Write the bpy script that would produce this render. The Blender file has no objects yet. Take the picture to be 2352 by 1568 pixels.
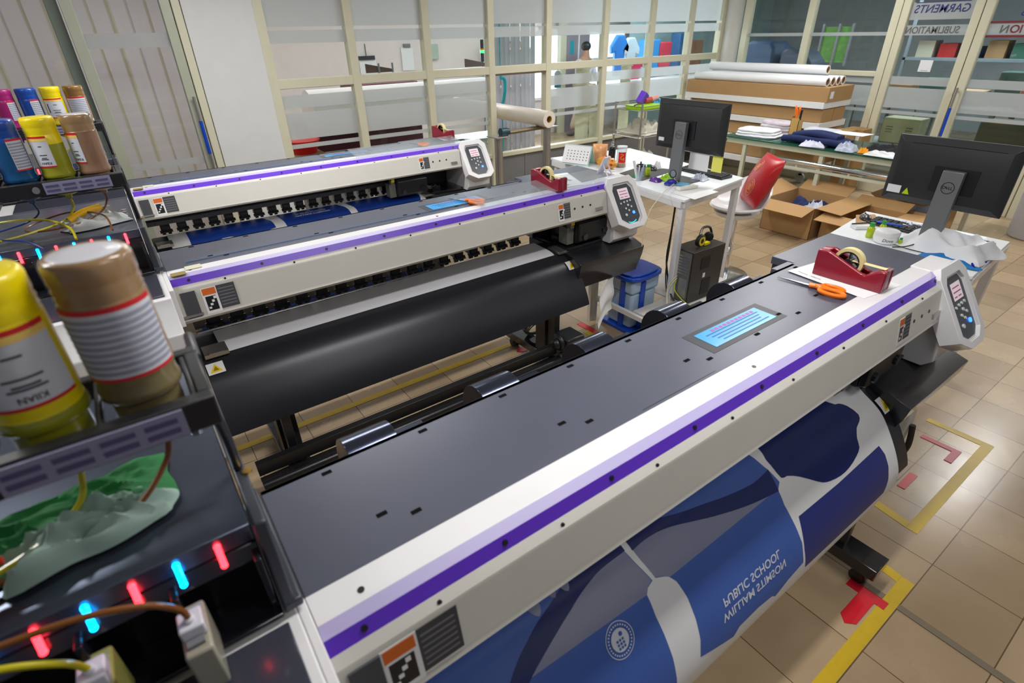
import bpy, bmesh, math, random
from math import sin, cos, pi, radians, sqrt, atan2, hypot
from mathutils import Vector, Matrix, noise

random.seed(7)
SC = bpy.context.scene
COL = SC.collection
# ---------------------------------------------------------------- camera, world, lights, exposure
CY, CP, CR = radians(35.2646), radians(30.1198), radians(-1.2882)
_fw = Vector((sin(CY)*cos(CP), cos(CY)*cos(CP), -sin(CP)))
_r0 = Vector((cos(CY), -sin(CY), 0)); _u0 = _r0.cross(_fw)
_rt = _r0*cos(CR) + _u0*sin(CR); _up = -_r0*sin(CR) + _u0*cos(CR)
cam = bpy.data.cameras.new('camera'); camo = bpy.data.objects.new('camera', cam); COL.objects.link(camo)
m = Matrix((( _rt.x, _up.x, -_fw.x), (_rt.y, _up.y, -_fw.y), (_rt.z, _up.z, -_fw.z))).to_4x4()
m.translation = (0, 0, 2.0); camo.matrix_world = m
cam.sensor_width = 36; cam.lens = 1228.5/2352*36; cam.clip_start = .05; cam.clip_end = 200
cam.dof.use_dof = True; cam.dof.focus_distance = 2.9; cam.dof.aperture_fstop = 3.2
SC.camera = camo
SC.view_settings.view_transform = 'Standard'; SC.view_settings.look = 'None'
SC.view_settings.exposure = 0.0; SC.view_settings.gamma = 1.0; SC.view_settings.use_curve_mapping = False
w = bpy.data.worlds.new('world'); SC.world = w; w.use_nodes = True
w.node_tree.nodes['Background'].inputs[0].default_value = (.78, .86, 1.0, 1)
w.node_tree.nodes['Background'].inputs[1].default_value = .15

def area(name, loc, sx, sy, power, col=(1, .98, .95), rot=(0, 0, 0)):
    l = bpy.data.lights.new(name, 'AREA'); l.shape = 'RECTANGLE'; l.size = sx; l.size_y = sy
    l.energy = power; l.color = col
    o = bpy.data.objects.new(name, l); o.location = loc; o.rotation_euler = rot; COL.objects.link(o)
    return o
# one lamp under each ceiling luminaire: (x, y, length along x, power)
TUBES = [(1.3, .85, 1.4, 33), (1.3, 3.75, 1.4, 44), (.6, 4.4, 1.4, 13), (4.4, 2.2, 1.4, 30), (4.9, 4.3, 1.4, 34), (7.3, .75, 1.3, 46), (6.9, 3.6, 1.4, 26), (-1.4, 2.4, 1.4, 34), (1.5, -.55, 1.4, 11), (4.6, -1.4, 1.4, 6)]
ZL = 2.86
for i, (x, y, L, p) in enumerate(TUBES):
    area('tube_lamp', (x, y, ZL-.05), L, .16, p)
area('back_room_fill', (2.2, 8.0, 2.8), 5.0, .5, 75, (1, .95, .94))  # unseen fill without a fixture, added to brighten the back room
area('back_room_fill', (-.6, 7.3, 2.8), 1.6, .4, 12, (1, .95, .95))  # second added fill, lightens the strip curtain from behind
area('back_room_fill', (8.8, 7.5, 2.8), 2.4, .5, 60, (.9, .96, 1))  # added fill for the goods behind the right-hand panes
area('back_room_daylight', (6.6, 9.2, 1.7), 3.0, 1.6, 190, (.80, .90, 1.0), (radians(-90), 0, 0))
area('hall_fill', (11.0, 3.2, 2.8), 1.2, 3, 115, (.85, .95, 1.0))  # unseen light with no fixture, powered up to brighten the hall

# ---------------------------------------------------------------- materials
MATS = {}
def nt(name):
    mt = bpy.data.materials.new(name); mt.use_nodes = True
    return mt, mt.node_tree.nodes, mt.node_tree.links, mt.node_tree.nodes['Principled BSDF']
def mat(name, c, rough=.5, metal=0., var=.05, vs=8., coat=0., bump=0., bs=60., emis=None, es=1., spec=.5, stretch=None, trans=0., alpha=1.):
    if name in MATS: return MATS[name]
    mt, N, L, P = nt(name)
    if len(c) == 3: c = (*c, 1)
    P.inputs['Roughness'].default_value = rough; P.inputs['Metallic'].default_value = metal
    P.inputs['Specular IOR Level'].default_value = spec
    P.inputs['Coat Weight'].default_value = coat; P.inputs['Coat Roughness'].default_value = .08
    P.inputs['Transmission Weight'].default_value = trans
    P.inputs['Alpha'].default_value = alpha
    tc = N.new('ShaderNodeTexCoord'); mp = N.new('ShaderNodeMapping'); L.new(tc.outputs['Object'], mp.inputs[0])
    if stretch: mp.inputs['Scale'].default_value = stretch
    nz = N.new('ShaderNodeTexNoise'); nz.inputs['Scale'].default_value = vs; nz.inputs['Detail'].default_value = 4
    L.new(mp.outputs[0], nz.inputs['Vector'])
    cr = N.new('ShaderNodeMixRGB'); cr.inputs[1].default_value = (c[0]*(1-var), c[1]*(1-var), c[2]*(1-var), 1)
    cr.inputs[2].default_value = (min(1, c[0]*(1+var)), min(1, c[1]*(1+var)), min(1, c[2]*(1+var)), 1)
    L.new(nz.outputs['Fac'], cr.inputs[0]); L.new(cr.outputs[0], P.inputs['Base Color'])
    if bump:
        n2 = N.new('ShaderNodeTexNoise'); n2.inputs['Scale'].default_value = bs; L.new(mp.outputs[0], n2.inputs['Vector'])
        b = N.new('ShaderNodeBump'); b.inputs['Strength'].default_value = bump; b.inputs['Distance'].default_value = .01
        L.new(n2.outputs['Fac'], b.inputs['Height']); L.new(b.outputs[0], P.inputs['Normal'])
    if emis:
        P.inputs['Emission Color'].default_value = (*emis, 1); P.inputs['Emission Strength'].default_value = es
    MATS[name] = mt
    return mt
def srgb(r, g, b):
    f = lambda v: ((v/255+.055)/1.055)**2.4 if v > 10 else v/255/12.92
    return (f(r), f(g), f(b))
def glassmat(name, tint=(.93, .97, .95), refl=.10, haze=0., hc=(.6, .65, .68)):
    mt = bpy.data.materials.new(name); mt.use_nodes = True; N = mt.node_tree.nodes; L = mt.node_tree.links
    N.clear(); out = N.new('ShaderNodeOutputMaterial')
    tr = N.new('ShaderNodeBsdfTransparent'); tr.inputs[0].default_value = (*tint, 1)
    gl = N.new('ShaderNodeBsdfGlossy'); gl.inputs['Roughness'].default_value = .02
    lw = N.new('ShaderNodeLayerWeight'); lw.inputs[0].default_value = .5
    pw = N.new('ShaderNodeMath'); pw.operation = 'POWER'; pw.inputs[1].default_value = 4.5; L.new(lw.outputs['Facing'], pw.inputs[0])
    mul = N.new('ShaderNodeMath'); mul.operation = 'MULTIPLY_ADD'; mul.inputs[1].default_value = .7; mul.inputs[2].default_value = refl*.25
    L.new(pw.outputs[0], mul.inputs[0])
    mx = N.new('ShaderNodeMixShader'); L.new(mul.outputs[0], mx.inputs[0]); L.new(tr.outputs[0], mx.inputs[1]); L.new(gl.outputs[0], mx.inputs[2])
    last = mx
    if haze:
        df = N.new('ShaderNodeBsdfDiffuse'); df.inputs[0].default_value = (*hc, 1)
        tl = N.new('ShaderNodeBsdfTranslucent'); tl.inputs[0].default_value = (*hc, 1)
        a = N.new('ShaderNodeMixShader'); a.inputs[0].default_value = .5; L.new(df.outputs[0], a.inputs[1]); L.new(tl.outputs[0], a.inputs[2])
        m2 = N.new('ShaderNodeMixShader'); m2.inputs[0].default_value = haze; L.new(last.outputs[0], m2.inputs[1]); L.new(a.outputs[0], m2.inputs[2]); last = m2
    L.new(last.outputs[0], out.inputs[0]); MATS[name] = mt
    return mt
GLASS = glassmat('window_glass'); FROST = glassmat('frosted_film', haze=.68, hc=(.66, .66, .67)); CLEAR = glassmat('clear_plastic', (.95, .97, .98), .2, .12, (.8, .85, .9))
GLASSD = glassmat('dark_glass', (.72, .80, .80), .14); GREENGLASS = glassmat('green_table_glass', (.35, .62, .55), .2, .25, (.08, .28, .24))
PLCURT = glassmat('plastic_curtain', (.92, .90, .93), .12, .52, (.74, .70, .72))

W = mat('white_paint', (.80, .80, .80), .4); WG = mat('warm_grey_panel', (.50, .487, .447), .38, coat=.1)
WP = mat('printer_white', (.74, .74, .76), .3, coat=.2); DG = mat('dark_grey_metal', (.082, .090, .128), .36, metal=.2, var=.08)
BK = mat('black_plastic', (.012, .013, .016), .35); BKG = mat('black_gloss', (.010, .011, .016), .12, coat=.6)
BKM = mat('black_sheet_metal', (.10, .12, .17), .24, metal=.75, var=.25, vs=3, stretch=(.4, 3, 3)); CHROME = mat('chrome', (.75, .77, .8), .12, metal=1.)
STEEL = mat('brushed_steel', (.52, .51, .49), .3, metal=.9, stretch=(20, 20, .5)); PURPLE = mat('purple_stripe', srgb(96, 50, 196), .35); LAV = mat('lavender_stripe', srgb(176, 168, 212), .4)
CREAM = mat('cream_frame', srgb(208, 204, 180), .45); KRAFT = mat('cardboard', srgb(176, 138, 92), .8, var=.08, vs=5, bump=.05); KRAFTD = mat('dark_cardboard', srgb(140, 104, 64), .85)
PAPER = mat('paper_white', (.80, .81, .83), .5, var=.02); PAPERG = mat('print_paper', (.78, .79, .81), .38, var=.02)
RED = mat('maroon_plastic', srgb(138, 8, 40), .3, coat=.3); ORANGE = mat('orange_plastic', srgb(250, 122, 10), .35); TAPEC = mat('masking_tape', srgb(222, 208, 150), .6)
BLUEL = mat('cyan_blue_label', srgb(12, 146, 214), .32, coat=.12); NAVY = mat('navy_print', srgb(20, 44, 122), .5, var=.15, vs=40); MIDB = mat('mid_blue_print', srgb(66, 98, 174), .5, var=.1, spec=.3)
GREYL = mat('grey_lilac', srgb(128, 132, 162), .45, var=.05); SLATE = mat('slate_print', srgb(80, 100, 150), .42); INKW = mat('print_white', (.66, .70, .80), .5)
NAVYD = mat('deep_navy_print', srgb(14, 32, 96), .5, spec=.3); MAGD = mat('maroon_machine', srgb(92, 24, 52), .4)
YTAPE = mat('yellow_floor_tape', srgb(196, 164, 12), .4, var=.1, vs=30); RTAPE = mat('red_floor_tape', srgb(200, 20, 40), .35)
DESKW = mat('desk_white', (.82, .86, .90), .35, coat=.15); GREENP = mat('green_plastic', srgb(20, 150, 60), .35); BLUEP = mat('blue_plastic', srgb(8, 70, 185), .32, coat=.2)
TRANSW = mat('cloudy_plastic', srgb(190, 205, 220), .35, var=.05); WCLOTH = mat('white_cloth', (.78, .80, .84), .8, bump=.1, bs=200); BCLOTH = mat('blue_cloth', srgb(20, 120, 190), .8)
NCLOTH = mat('navy_cloth', srgb(16, 34, 84), .85); BLCLOTH = mat('black_cloth', srgb(22, 22, 28), .85); YCLOTH = mat('yellow_cloth', srgb(240, 160, 20), .8)
GRCLOTH = mat('green_cloth', srgb(10, 110, 50), .7); GREYP = mat('grey_plastic', (.18, .19, .21), .4); WALLW = mat('wall_white', srgb(212, 213, 212), .7, bump=.03); MATGREY = mat('grey_panel', srgb(112, 112, 112), .6)
REDSAT = mat('red_satin', srgb(176, 4, 22), .34, coat=.05); GOLD = mat('gold_print', srgb(226, 170, 90), .35); YEL = mat('yellow_plastic', srgb(236, 214, 0), .35, coat=.3)
LIME = mat('lime_plastic', srgb(150, 205, 20), .3); WOOD = mat('pale_wood', srgb(200, 165, 100), .5); TEAL = mat('teal_paint', srgb(30, 160, 180), .4)
LRED = mat('red_led', (1, .05, .05), .3, emis=(1, .02, .03), es=9); LBLU = mat('blue_led', (0, .5, 1), .3, emis=(0, .42, 1), es=7); LBTN = mat('blue_button_light', (0, .1, 1), .3, emis=(.03, .15, 1), es=4)
SCRN = mat('lcd_screen', (.7, .6, .65), .2, emis=(.75, .62, .70), es=.30); LCY = mat('cyan_light', (0, .8, 1), .3, emis=(0, .75, .9), es=1.3); LGRN = mat('green_light', (0, 1, .1), .3, emis=(.02, 1, .08), es=6)
BTN = mat('button_grey', (.62, .66, .66), .4); PAD = mat('keypad_dark', (.035, .045, .06), .3, coat=.3); WARN = mat('warning_yellow', srgb(240, 205, 20), .5); LDARK = mat('label_dark', (.055, .058, .07), .6); MBLK = mat('matte_black_hole', (.004, .004, .005), .95, spec=.1); OLAB = mat('warning_orange', srgb(214, 104, 34), .5)
WIN = mat('bright_daylight_pane', (1, 1, 1), .5, emis=(.82, .90, 1.0), es=1.5); LAMPM = mat('lamp_diffuser', (1, 1, 1), .5, emis=(1, .98, .95), es=3)

# ---------------------------------------------------------------- mesh builder
class B:
    def __init__(s): s.bm = bmesh.new(); s.mi = 0
    def _f(s, vs):
        try:
            f = s.bm.faces.new(vs); f.material_index = s.mi; f.smooth = True; return f
        except ValueError: return None
    def box(s, x0, y0, z0, x1, y1, z1, M=None):
        vs = [Vector(p) for p in ((x0,y0,z0),(x1,y0,z0),(x1,y1,z0),(x0,y1,z0),(x0,y0,z1),(x1,y0,z1),(x1,y1,z1),(x0,y1,z1))]
        if M: vs = [M @ v for v in vs]
        v = [s.bm.verts.new(p) for p in vs]
        for q in ((0,3,2,1),(4,5,6,7),(0,1,5,4),(1,2,6,5),(2,3,7,6),(3,0,4,7)): s._f([v[i] for i in q])
        return s
    def cyl(s, p0, p1, r, r2=None, n=24):
        p0 = Vector(p0); p1 = Vector(p1); d = (p1-p0).normalized()
        a = d.orthogonal().normalized(); b = d.cross(a); r2 = r if r2 is None else r2
        A = [s.bm.verts.new(p0+(a*cos(2*pi*i/n)+b*sin(2*pi*i/n))*r) for i in range(n)]
        C = [s.bm.verts.new(p1+(a*cos(2*pi*i/n)+b*sin(2*pi*i/n))*r2) for i in range(n)]
        for i in range(n): s._f([A[i], A[(i+1)%n], C[(i+1)%n], C[i]])
        s._f(A[::-1]); s._f(C); return s
    def pipe(s, p0, p1, r, ri, n=32):
        p0 = Vector(p0); p1 = Vector(p1); d = (p1-p0).normalized(); a = d.orthogonal().normalized(); b = d.cross(a)
        R = []
        for p, q in ((p0, r), (p1, r), (p1, ri), (p0, ri)):
            R.append([s.bm.verts.new(p+(a*cos(2*pi*i/n)+b*sin(2*pi*i/n))*q) for i in range(n)])
        for k in range(4):
            A, C = R[k], R[(k+1)%4]
            for i in range(n): s._f([A[i], A[(i+1)%n], C[(i+1)%n], C[i]])
        return s
    def tube(s, pts, r, n=8, sub=6):
        P = [Vector(p) for p in pts]; Q = []
        if len(P) > 2 and sub > 1:
            for i in range(len(P)-1):
                p0 = P[max(i-1, 0)]; p1 = P[i]; p2 = P[i+1]; p3 = P[min(i+2, len(P)-1)]
                for k in range(sub):
                    t = k/sub
                    Q.append(.5*((2*p1)+(-p0+p2)*t+(2*p0-5*p1+4*p2-p3)*t*t+(-p0+3*p1-3*p2+p3)*t**3))
            Q.append(P[-1])
        else: Q = P
        rings = []; a = None
        for i, p in enumerate(Q):
            d = (Q[min(i+1, len(Q)-1)]-Q[max(i-1, 0)]).normalized()
            a = d.orthogonal().normalized() if a is None else (a-d*a.dot(d)).normalized()
            b = d.cross(a)
            rings.append([s.bm.verts.new(p+(a*cos(2*pi*k/n)+b*sin(2*pi*k/n))*r) for k in range(n)])
        for A, C in zip(rings, rings[1:]):
            for k in range(n): s._f([A[k], A[(k+1)%n], C[(k+1)%n], C[k]])
        s._f(rings[0][::-1]); s._f(rings[-1]); return s
    def prism(s, prof, a0, a1, axis='x', M=None):
        def pt(a, u, v):
            p = {'x': (a, u, v), 'y': (u, a, v), 'z': (u, v, a)}[axis]
            p = Vector(p); return M @ p if M else p
        A = [s.bm.verts.new(pt(a0, u, v)) for u, v in prof]; C = [s.bm.verts.new(pt(a1, u, v)) for u, v in prof]
        n = len(prof)
        for i in range(n): s._f([A[i], A[(i+1)%n], C[(i+1)%n], C[i]])
        s._f(A[::-1]); s._f(C); return s
    def lathe(s, prof, c=(0,0,0), n=32, M=None):
        c = Vector(c); R = []
        for r, z in prof:
            R.append([s.bm.verts.new((M @ Vector((r*cos(2*pi*i/n), r*sin(2*pi*i/n), z)) if M else Vector((r*cos(2*pi*i/n), r*sin(2*pi*i/n), z)))+c) for i in range(n)])
        for A, C in zip(R, R[1:]):
            for i in range(n): s._f([A[i], A[(i+1)%n], C[(i+1)%n], C[i]])
        s._f(R[0][::-1]); s._f(R[-1]); return s
    def grid(s, f, nu, nv, th=0.):
        V = [[s.bm.verts.new(f(i/nu, j/nv)) for j in range(nv+1)] for i in range(nu+1)]
        F = []
        for i in range(nu):
            for j in range(nv): F.append(s._f([V[i][j], V[i+1][j], V[i+1][j+1], V[i][j+1]]))
        if th:
            bmesh.ops.recalc_face_normals(s.bm, faces=[x for x in F if x])
            bmesh.ops.solidify(s.bm, geom=[x for x in F if x], thickness=th)
        return s
    def ball(s, c, rx, ry=None, rz=None, n=20, m=12, M=None):
        ry = ry or rx; rz = rz or rx; c = Vector(c); R = []
        for j in range(1, m):
            t = pi*j/m
            R.append([s.bm.verts.new(c+(M @ Vector((rx*sin(t)*cos(2*pi*i/n), ry*sin(t)*sin(2*pi*i/n), rz*cos(t))) if M else Vector((rx*sin(t)*cos(2*pi*i/n), ry*sin(t)*sin(2*pi*i/n), rz*cos(t))))) for i in range(n)])
        T = s.bm.verts.new(c+(M @ Vector((0,0,rz)) if M else Vector((0,0,rz)))); Bo = s.bm.verts.new(c-(M @ Vector((0,0,rz)) if M else Vector((0,0,rz))))
        for A, C in zip(R, R[1:]):
            for i in range(n): s._f([A[i], C[i], C[(i+1)%n], A[(i+1)%n]])
        for i in range(n): s._f([T, R[0][i], R[0][(i+1)%n]]); s._f([Bo, R[-1][(i+1)%n], R[-1][i]])
        return s
    def poly(s, pts):
        s._f([s.bm.verts.new(p) for p in pts]); return s

def scatter(name, b, mt, parent, pts, **k):
    o0 = part(name, b, mt, parent, **k); o0.location = pts[0]
    for p in pts[1:]:
        o = o0.copy(); COL.objects.link(o); o.parent = parent; o.location = p
    return o0
def finish(o, ang=35):
    me = o.data
    try: me.set_sharp_from_angle(angle=radians(ang))
    except Exception: pass
def part(name, b, mats, parent=None, bevel=0., ang=35, recalc=True, label=None):
    if not isinstance(mats, (list, tuple)): mats = [mats]
    if recalc: bmesh.ops.recalc_face_normals(b.bm, faces=b.bm.faces[:])
    me = bpy.data.meshes.new(name); b.bm.to_mesh(me); b.bm.free()
    for q in mats: me.materials.append(q)
    o = bpy.data.objects.new(name, me); COL.objects.link(o)
    if parent: o.parent = parent
    if bevel:
        md = o.modifiers.new('bevel', 'BEVEL'); md.width = bevel; md.segments = 2; md.limit_method = 'ANGLE'; md.angle_limit = radians(40)
    finish(o, ang)
    if label: o['label'] = label
    return o
def thing(name, label, cat, loc=(0,0,0), group=None, rz=0.):
    o = bpy.data.objects.new(name, None); COL.objects.link(o); o.location = loc; o.rotation_euler = (0, 0, rz)
    o.empty_display_size = .05; o['label'] = label; o['category'] = cat
    if group: o['group'] = group
    return o
def solo(name, b, mats, label, cat, loc=(0,0,0), group=None, rz=0., **k):
    o = part(name, b, mats, **k); o.location = loc; o.rotation_euler = (0, 0, rz); o['label'] = label; o['category'] = cat
    if group: o['group'] = group
    return o
def struct(name, b, mats, **k):
    o = part(name, b, mats, **k)
    if not k.get('parent'): o['kind'] = 'structure'
    return o
def textmesh(s, size, align='CENTER', bold=0., shear=0.):
    c = bpy.data.curves.new('lettering', 'FONT'); c.body = s; c.size = size; c.align_x = align; c.align_y = 'CENTER'; c.offset = bold; c.shear = shear; c.resolution_u = 3
    o = bpy.data.objects.new('tmp', c); COL.objects.link(o)
    dg = bpy.context.evaluated_depsgraph_get(); me = bpy.data.meshes.new_from_object(o.evaluated_get(dg))
    bm = bmesh.new(); bm.from_mesh(me); bpy.data.objects.remove(o); bpy.data.meshes.remove(me); bpy.data.curves.remove(c)
    return bm
def lettering(s, size, M, mt, parent=None, name='lettering', bold=0., shear=0., f=None, cut=None, align='CENTER', sx=1.):
    b = B(); b.bm.free(); b.bm = textmesh(s, size, align, bold, shear)
    if cut:
        ys = [v.co.y for v in b.bm.verts]; y = min(ys)+cut
        while y < max(ys):
            bmesh.ops.bisect_plane(b.bm, geom=b.bm.verts[:]+b.bm.edges[:]+b.bm.faces[:], plane_co=(0, y, 0), plane_no=(0, 1, 0)); y += cut
    for v in b.bm.verts:
        v.co.x *= sx
        v.co = f(v.co) if f else M @ v.co
    for fc in b.bm.faces: fc.material_index = 0
    return part(name, b, mt, parent, recalc=False)
def TR(x, y, z, rx=0, ry=0, rz=0):
    return Matrix.Translation((x, y, z)) @ Matrix.Rotation(rz, 4, 'Z') @ Matrix.Rotation(ry, 4, 'Y') @ Matrix.Rotation(rx, 4, 'X')
def frame(o, ex, ey):   # matrix with local x, y along ex, ey
    ex = Vector(ex).normalized(); ey = Vector(ey).normalized(); ez = ex.cross(ey)
    M = Matrix(((ex.x, ey.x, ez.x), (ex.y, ey.y, ez.y), (ex.z, ey.z, ez.z))).to_4x4(); M.translation = o
    return M
def folded(b, cx, cy, z0, rx, ry, h, seed=0, layers=3, rz=0.):
    rd = random.Random(seed)
    for l in range(layers):
        a = rz+rd.uniform(-.12, .12); ox, oy = rd.uniform(-.012, .012), rd.uniform(-.012, .012); k = 1-.05*l; zz = z0+h*l/layers; hh = h/layers*.97
        def f(u, v):
            t = 2*pi*u; q = v*4 if v < 1 else 4.
            # profile: bottom edge -> rounded side -> top centre
            if v < .3: r = 1-.05*(1-v/.3); z = 0+hh*.5*v/.3
            elif v < .5: w_ = (v-.3)/.2; r = 1-.05*w_; z = hh*(.5+.42*w_)
            else: w_ = (v-.5)/.5; r = (1-.05)*(1-w_); z = hh*(.92+.08*min(1, w_*3))
            e = 1/max(.001, (abs(cos(t))**5+abs(sin(t))**5)**.2)
            x, y = rx*k*r*e*cos(t), ry*k*r*e*sin(t)
            nz_ = noise.noise(Vector((x*9+seed, y*9, l*3.)))
            z += (hh*.55*nz_ if l == layers-1 and v > .5 else 0)+(.006*noise.noise(Vector((x*16, y*16+seed, l))) if v > .1 else 0)
            x *= 1+.05*noise.noise(Vector((t, seed, l))); 
            return Vector((cx+ox+x*cos(a)-y*sin(a), cy+oy+x*sin(a)+y*cos(a), zz+max(0, z)))
        b.grid(f, 48, 18)
    return b
def pillow(b, c, w_, h_, t_, M=None, n=14, seed=0):
    M = M or Matrix(); c = Vector(c)
    for sg in (-1, 1):
        def f(u, v):
            x, z = (u-.5)*2, (v-.5)*2; e = max(0, (1-abs(x)**3)*(1-abs(z)**3))**.55
            return c+M @ Vector((x*w_/2*(1-.06*(1-abs(z))), sg*t_/2*e*(1+.35*noise.noise(Vector((x*2+seed, z*2, sg)))), (z+1)*h_/2))
        b.grid(f, n, n)
    bmesh.ops.remove_doubles(b.bm, verts=b.bm.verts[:], dist=.0004); return b
def cloth(b, cx, cy, z0, rx, ry, h, seed=0, n=30, fold=9., rz=0., box=False):
    def f(u, v):
        a = u*2*pi; r = v
        x = cos(a)*r; y = sin(a)*r
        if box:
            k = 1/max(abs(cos(a)), abs(sin(a)))**.8; x *= k; y *= k
        q = Vector((x*fold*.3+seed*3.1, y*fold*.3, seed*1.7))
        nn = noise.noise(q*.6)*.6+noise.noise(q*1.1)*.25
        th = seed*1.3; w1 = fold*.55*(x*cos(th)+y*sin(th))+2.6*noise.noise(q*.45); w2 = fold*.4*(x*sin(th)-y*cos(th))+3*noise.noise(q*.5+Vector((5, 5, 5)))
        z = h*max(0, (1-r**3.5))*(.66+.7*nn+.17*(1-2*abs(sin(w1)))+.10*sin(w2))
        k = 1+.22*noise.noise(Vector((cos(a)*1.4+seed, sin(a)*1.4, seed)))+.05*sin(a*5+seed)
        X = x*rx*k; Y = y*ry*k
        return Vector((cx+X*cos(rz)-Y*sin(rz), cy+X*sin(rz)+Y*cos(rz), z0+.002+max(0, z)))
    b.grid(f, n*2, n, 0.); return b
# ================================================================= ROOM
def floor_mat():
    mt, N, L, P = nt('floor_tiles'); tc = N.new('ShaderNodeTexCoord'); mp = N.new('ShaderNodeMapping'); L.new(tc.outputs['Object'], mp.inputs[0])
    mp.inputs['Location'].default_value = (-.133, -.182, 0)
    br = N.new('ShaderNodeTexBrick'); br.offset = 0; br.squash = 1; L.new(mp.outputs[0], br.inputs['Vector'])
    br.inputs['Scale'].default_value = 1; br.inputs['Brick Width'].default_value = .309; br.inputs['Row Height'].default_value = .306
    br.inputs['Mortar Size'].default_value = .0022; br.inputs['Mortar Smooth'].default_value = .1; br.inputs['Bias'].default_value = 0.
    br.inputs['Color1'].default_value = (*srgb(178, 155, 124), 1); br.inputs['Color2'].default_value = (*srgb(154, 132, 104), 1); br.inputs['Mortar'].default_value = (*srgb(96, 74, 50), 1)
    nz = N.new('ShaderNodeTexNoise'); nz.inputs['Scale'].default_value = 3.2; nz.inputs['Detail'].default_value = 6; L.new(tc.outputs['Object'], nz.inputs['Vector'])
    mx = N.new('ShaderNodeMixRGB'); mx.blend_type = 'OVERLAY'; mx.inputs[0].default_value = .22; L.new(br.outputs['Color'], mx.inputs[1]); L.new(nz.outputs['Fac'], mx.inputs[2])
    L.new(mx.outputs[0], P.inputs['Base Color'])
    mr = N.new('ShaderNodeMapRange'); mr.inputs['To Min'].default_value = .17; mr.inputs['To Max'].default_value = .34; L.new(nz.outputs['Fac'], mr.inputs['Value']); L.new(mr.outputs[0], P.inputs['Roughness'])
    n2 = N.new('ShaderNodeTexNoise'); n2.inputs['Scale'].default_value = 7; L.new(tc.outputs['Object'], n2.inputs['Vector'])
    ad = N.new('ShaderNodeMath'); ad.operation = 'MULTIPLY_ADD'; ad.inputs[1].default_value = -.6; L.new(br.outputs['Fac'], ad.inputs[0]); L.new(n2.outputs['Fac'], ad.inputs[2])
    bp = N.new('ShaderNodeBump'); bp.inputs['Strength'].default_value = .25; bp.inputs['Distance'].default_value = .002; L.new(ad.outputs[0], bp.inputs['Height']); L.new(bp.outputs[0], P.inputs['Normal'])
    return mt
struct('floor', B().box(-3.5, -3, -.06, 15, 11, 0), floor_mat(), recalc=True)
struct('ceiling', B().box(-3.5, -3, 2.97, 15, 11, 3.05), mat('ceiling_white', srgb(214, 216, 216), .9))
YW, XW = 5.85, 8.3
# ---- back partition with glass
ZT = 2.97
b = B(); b.box(.84, YW-.06, 0, 1.40, YW+.10, ZT); struct('wall_back', b, WALLW, bevel=.004)
b = B(); b.box(-3.5, 9.9, 0, 15, 10.0, ZT); struct('wall_back_room', b, mat('back_room_wall', srgb(226, 216, 214), .8))
mull = [1.435, 2.255, 3.09, 3.91, 4.76, 5.73, 6.62, 7.46, 8.2]
b = B()
for i, x in enumerate(mull):
    hw = .042 if i not in (0, 8) else .05
    b.box(x-hw, YW-.05, 0, x+hw, YW+.05, ZT)
b.box(1.43, YW-.045, 1.562, 8.2, YW+.045, 1.645); b.box(1.43, YW-.045, .615, 8.2, YW+.045, .665); b.box(1.43, YW-.045, 0, 8.2, YW+.045, .06); b.box(1.43, YW-.045, 2.9, 8.2, YW+.045, ZT)
struct('trim_1', b, CREAM, bevel=.006)
b = B(); b.box(1.45, YW-.012, .06, 8.2, YW+.012, .615)
for x in (4.42, 5.2, 6.1): b.box(x-.02, YW-.02, .06, x+.02, YW-.012, .615)
struct('wall_back_kick', b, MATGREY)
def frosted(nm, x0, x1, y, z0, z1, bands, axis='y', n=[0]):
    n[0] += 1
    b = B()
    if axis == 'y': b.box(x0, y-.003, z0, x1, y+.003, z1)
    else: b.box(y-.003, x0, z0, y+.003, x1, z1)
    o = struct('window_%d' % n[0], b, GLASS)
    f = B()
    for a, c in bands:
        a, c = max(a, z0), min(c, z1)
        if c <= a: continue
        if axis == 'y': f.box(x0, y-.0055, a, x1, y-.0035, c)
        else: f.box(y-.0055, x0, a, y-.0035, x1, c)
    if len(f.bm.verts): part('frosted_band', f, FROST, o, label='frosted film bands on the clear glass')
    return o
for i in range(8):
    x0, x1 = mull[i]+.042, mull[i+1]-.042
    frosted('w', x0, x1, YW, 1.645, 2.9, [(1.94, 2.045), (2.075, 2.9)])
    if i != 3: frosted('w', x0, x1, YW, .665, 1.562, [(1.385, 1.50), (1.10, 1.345), (1.015, 1.055)])
# dark roller track at the head of the open pane
struct('trim_2', B().box(3.952, YW-.05, 1.545, 4.718, YW+.05, 1.56), mat('brown_track', srgb(96, 78, 64), .5))
# ---- sliding glass doors at the left, with long blue handles
def door_handle(parent, P0, P1, dirv):
    # P0 bottom, P1 top, offset direction dirv
    P0, P1, d = Vector(P0), Vector(P1), Vector(dirv)
    b = B(); b.cyl(P0+d*.05, P0+(P1-P0)*.32+d*.05, .013); b.cyl(P0+(P1-P0)*.72+d*.05, P1+d*.05, .013)
    for t in (.05, .95): b.cyl(P0+(P1-P0)*t, P0+(P1-P0)*t+d*.05, .009)
    h = part('door_handle', b, STEEL, parent, label='long steel pull bar with a blue grip')
    part('grip', B().cyl(P0+(P1-P0)*.32+d*.05, P0+(P1-P0)*.72+d*.05, .0155), BLUEP, h, label='blue sleeve on the pull bar')
b = B(); b.box(.69, YW-.05, 0, .765, YW+.03, ZT); b.box(.03, YW-.05, 0, .11, YW+.03, ZT); b.box(.11, YW-.04, 0, .69, YW+.02, .1); b.box(.11, YW-.04, 2.9, .69, YW+.02, ZT)
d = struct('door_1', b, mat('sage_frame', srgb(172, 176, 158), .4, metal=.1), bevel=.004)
part('door_glass', B().box(.11, YW-.013, .1, .69, YW-.007, 2.9), GLASS, d)
f = B()
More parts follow.
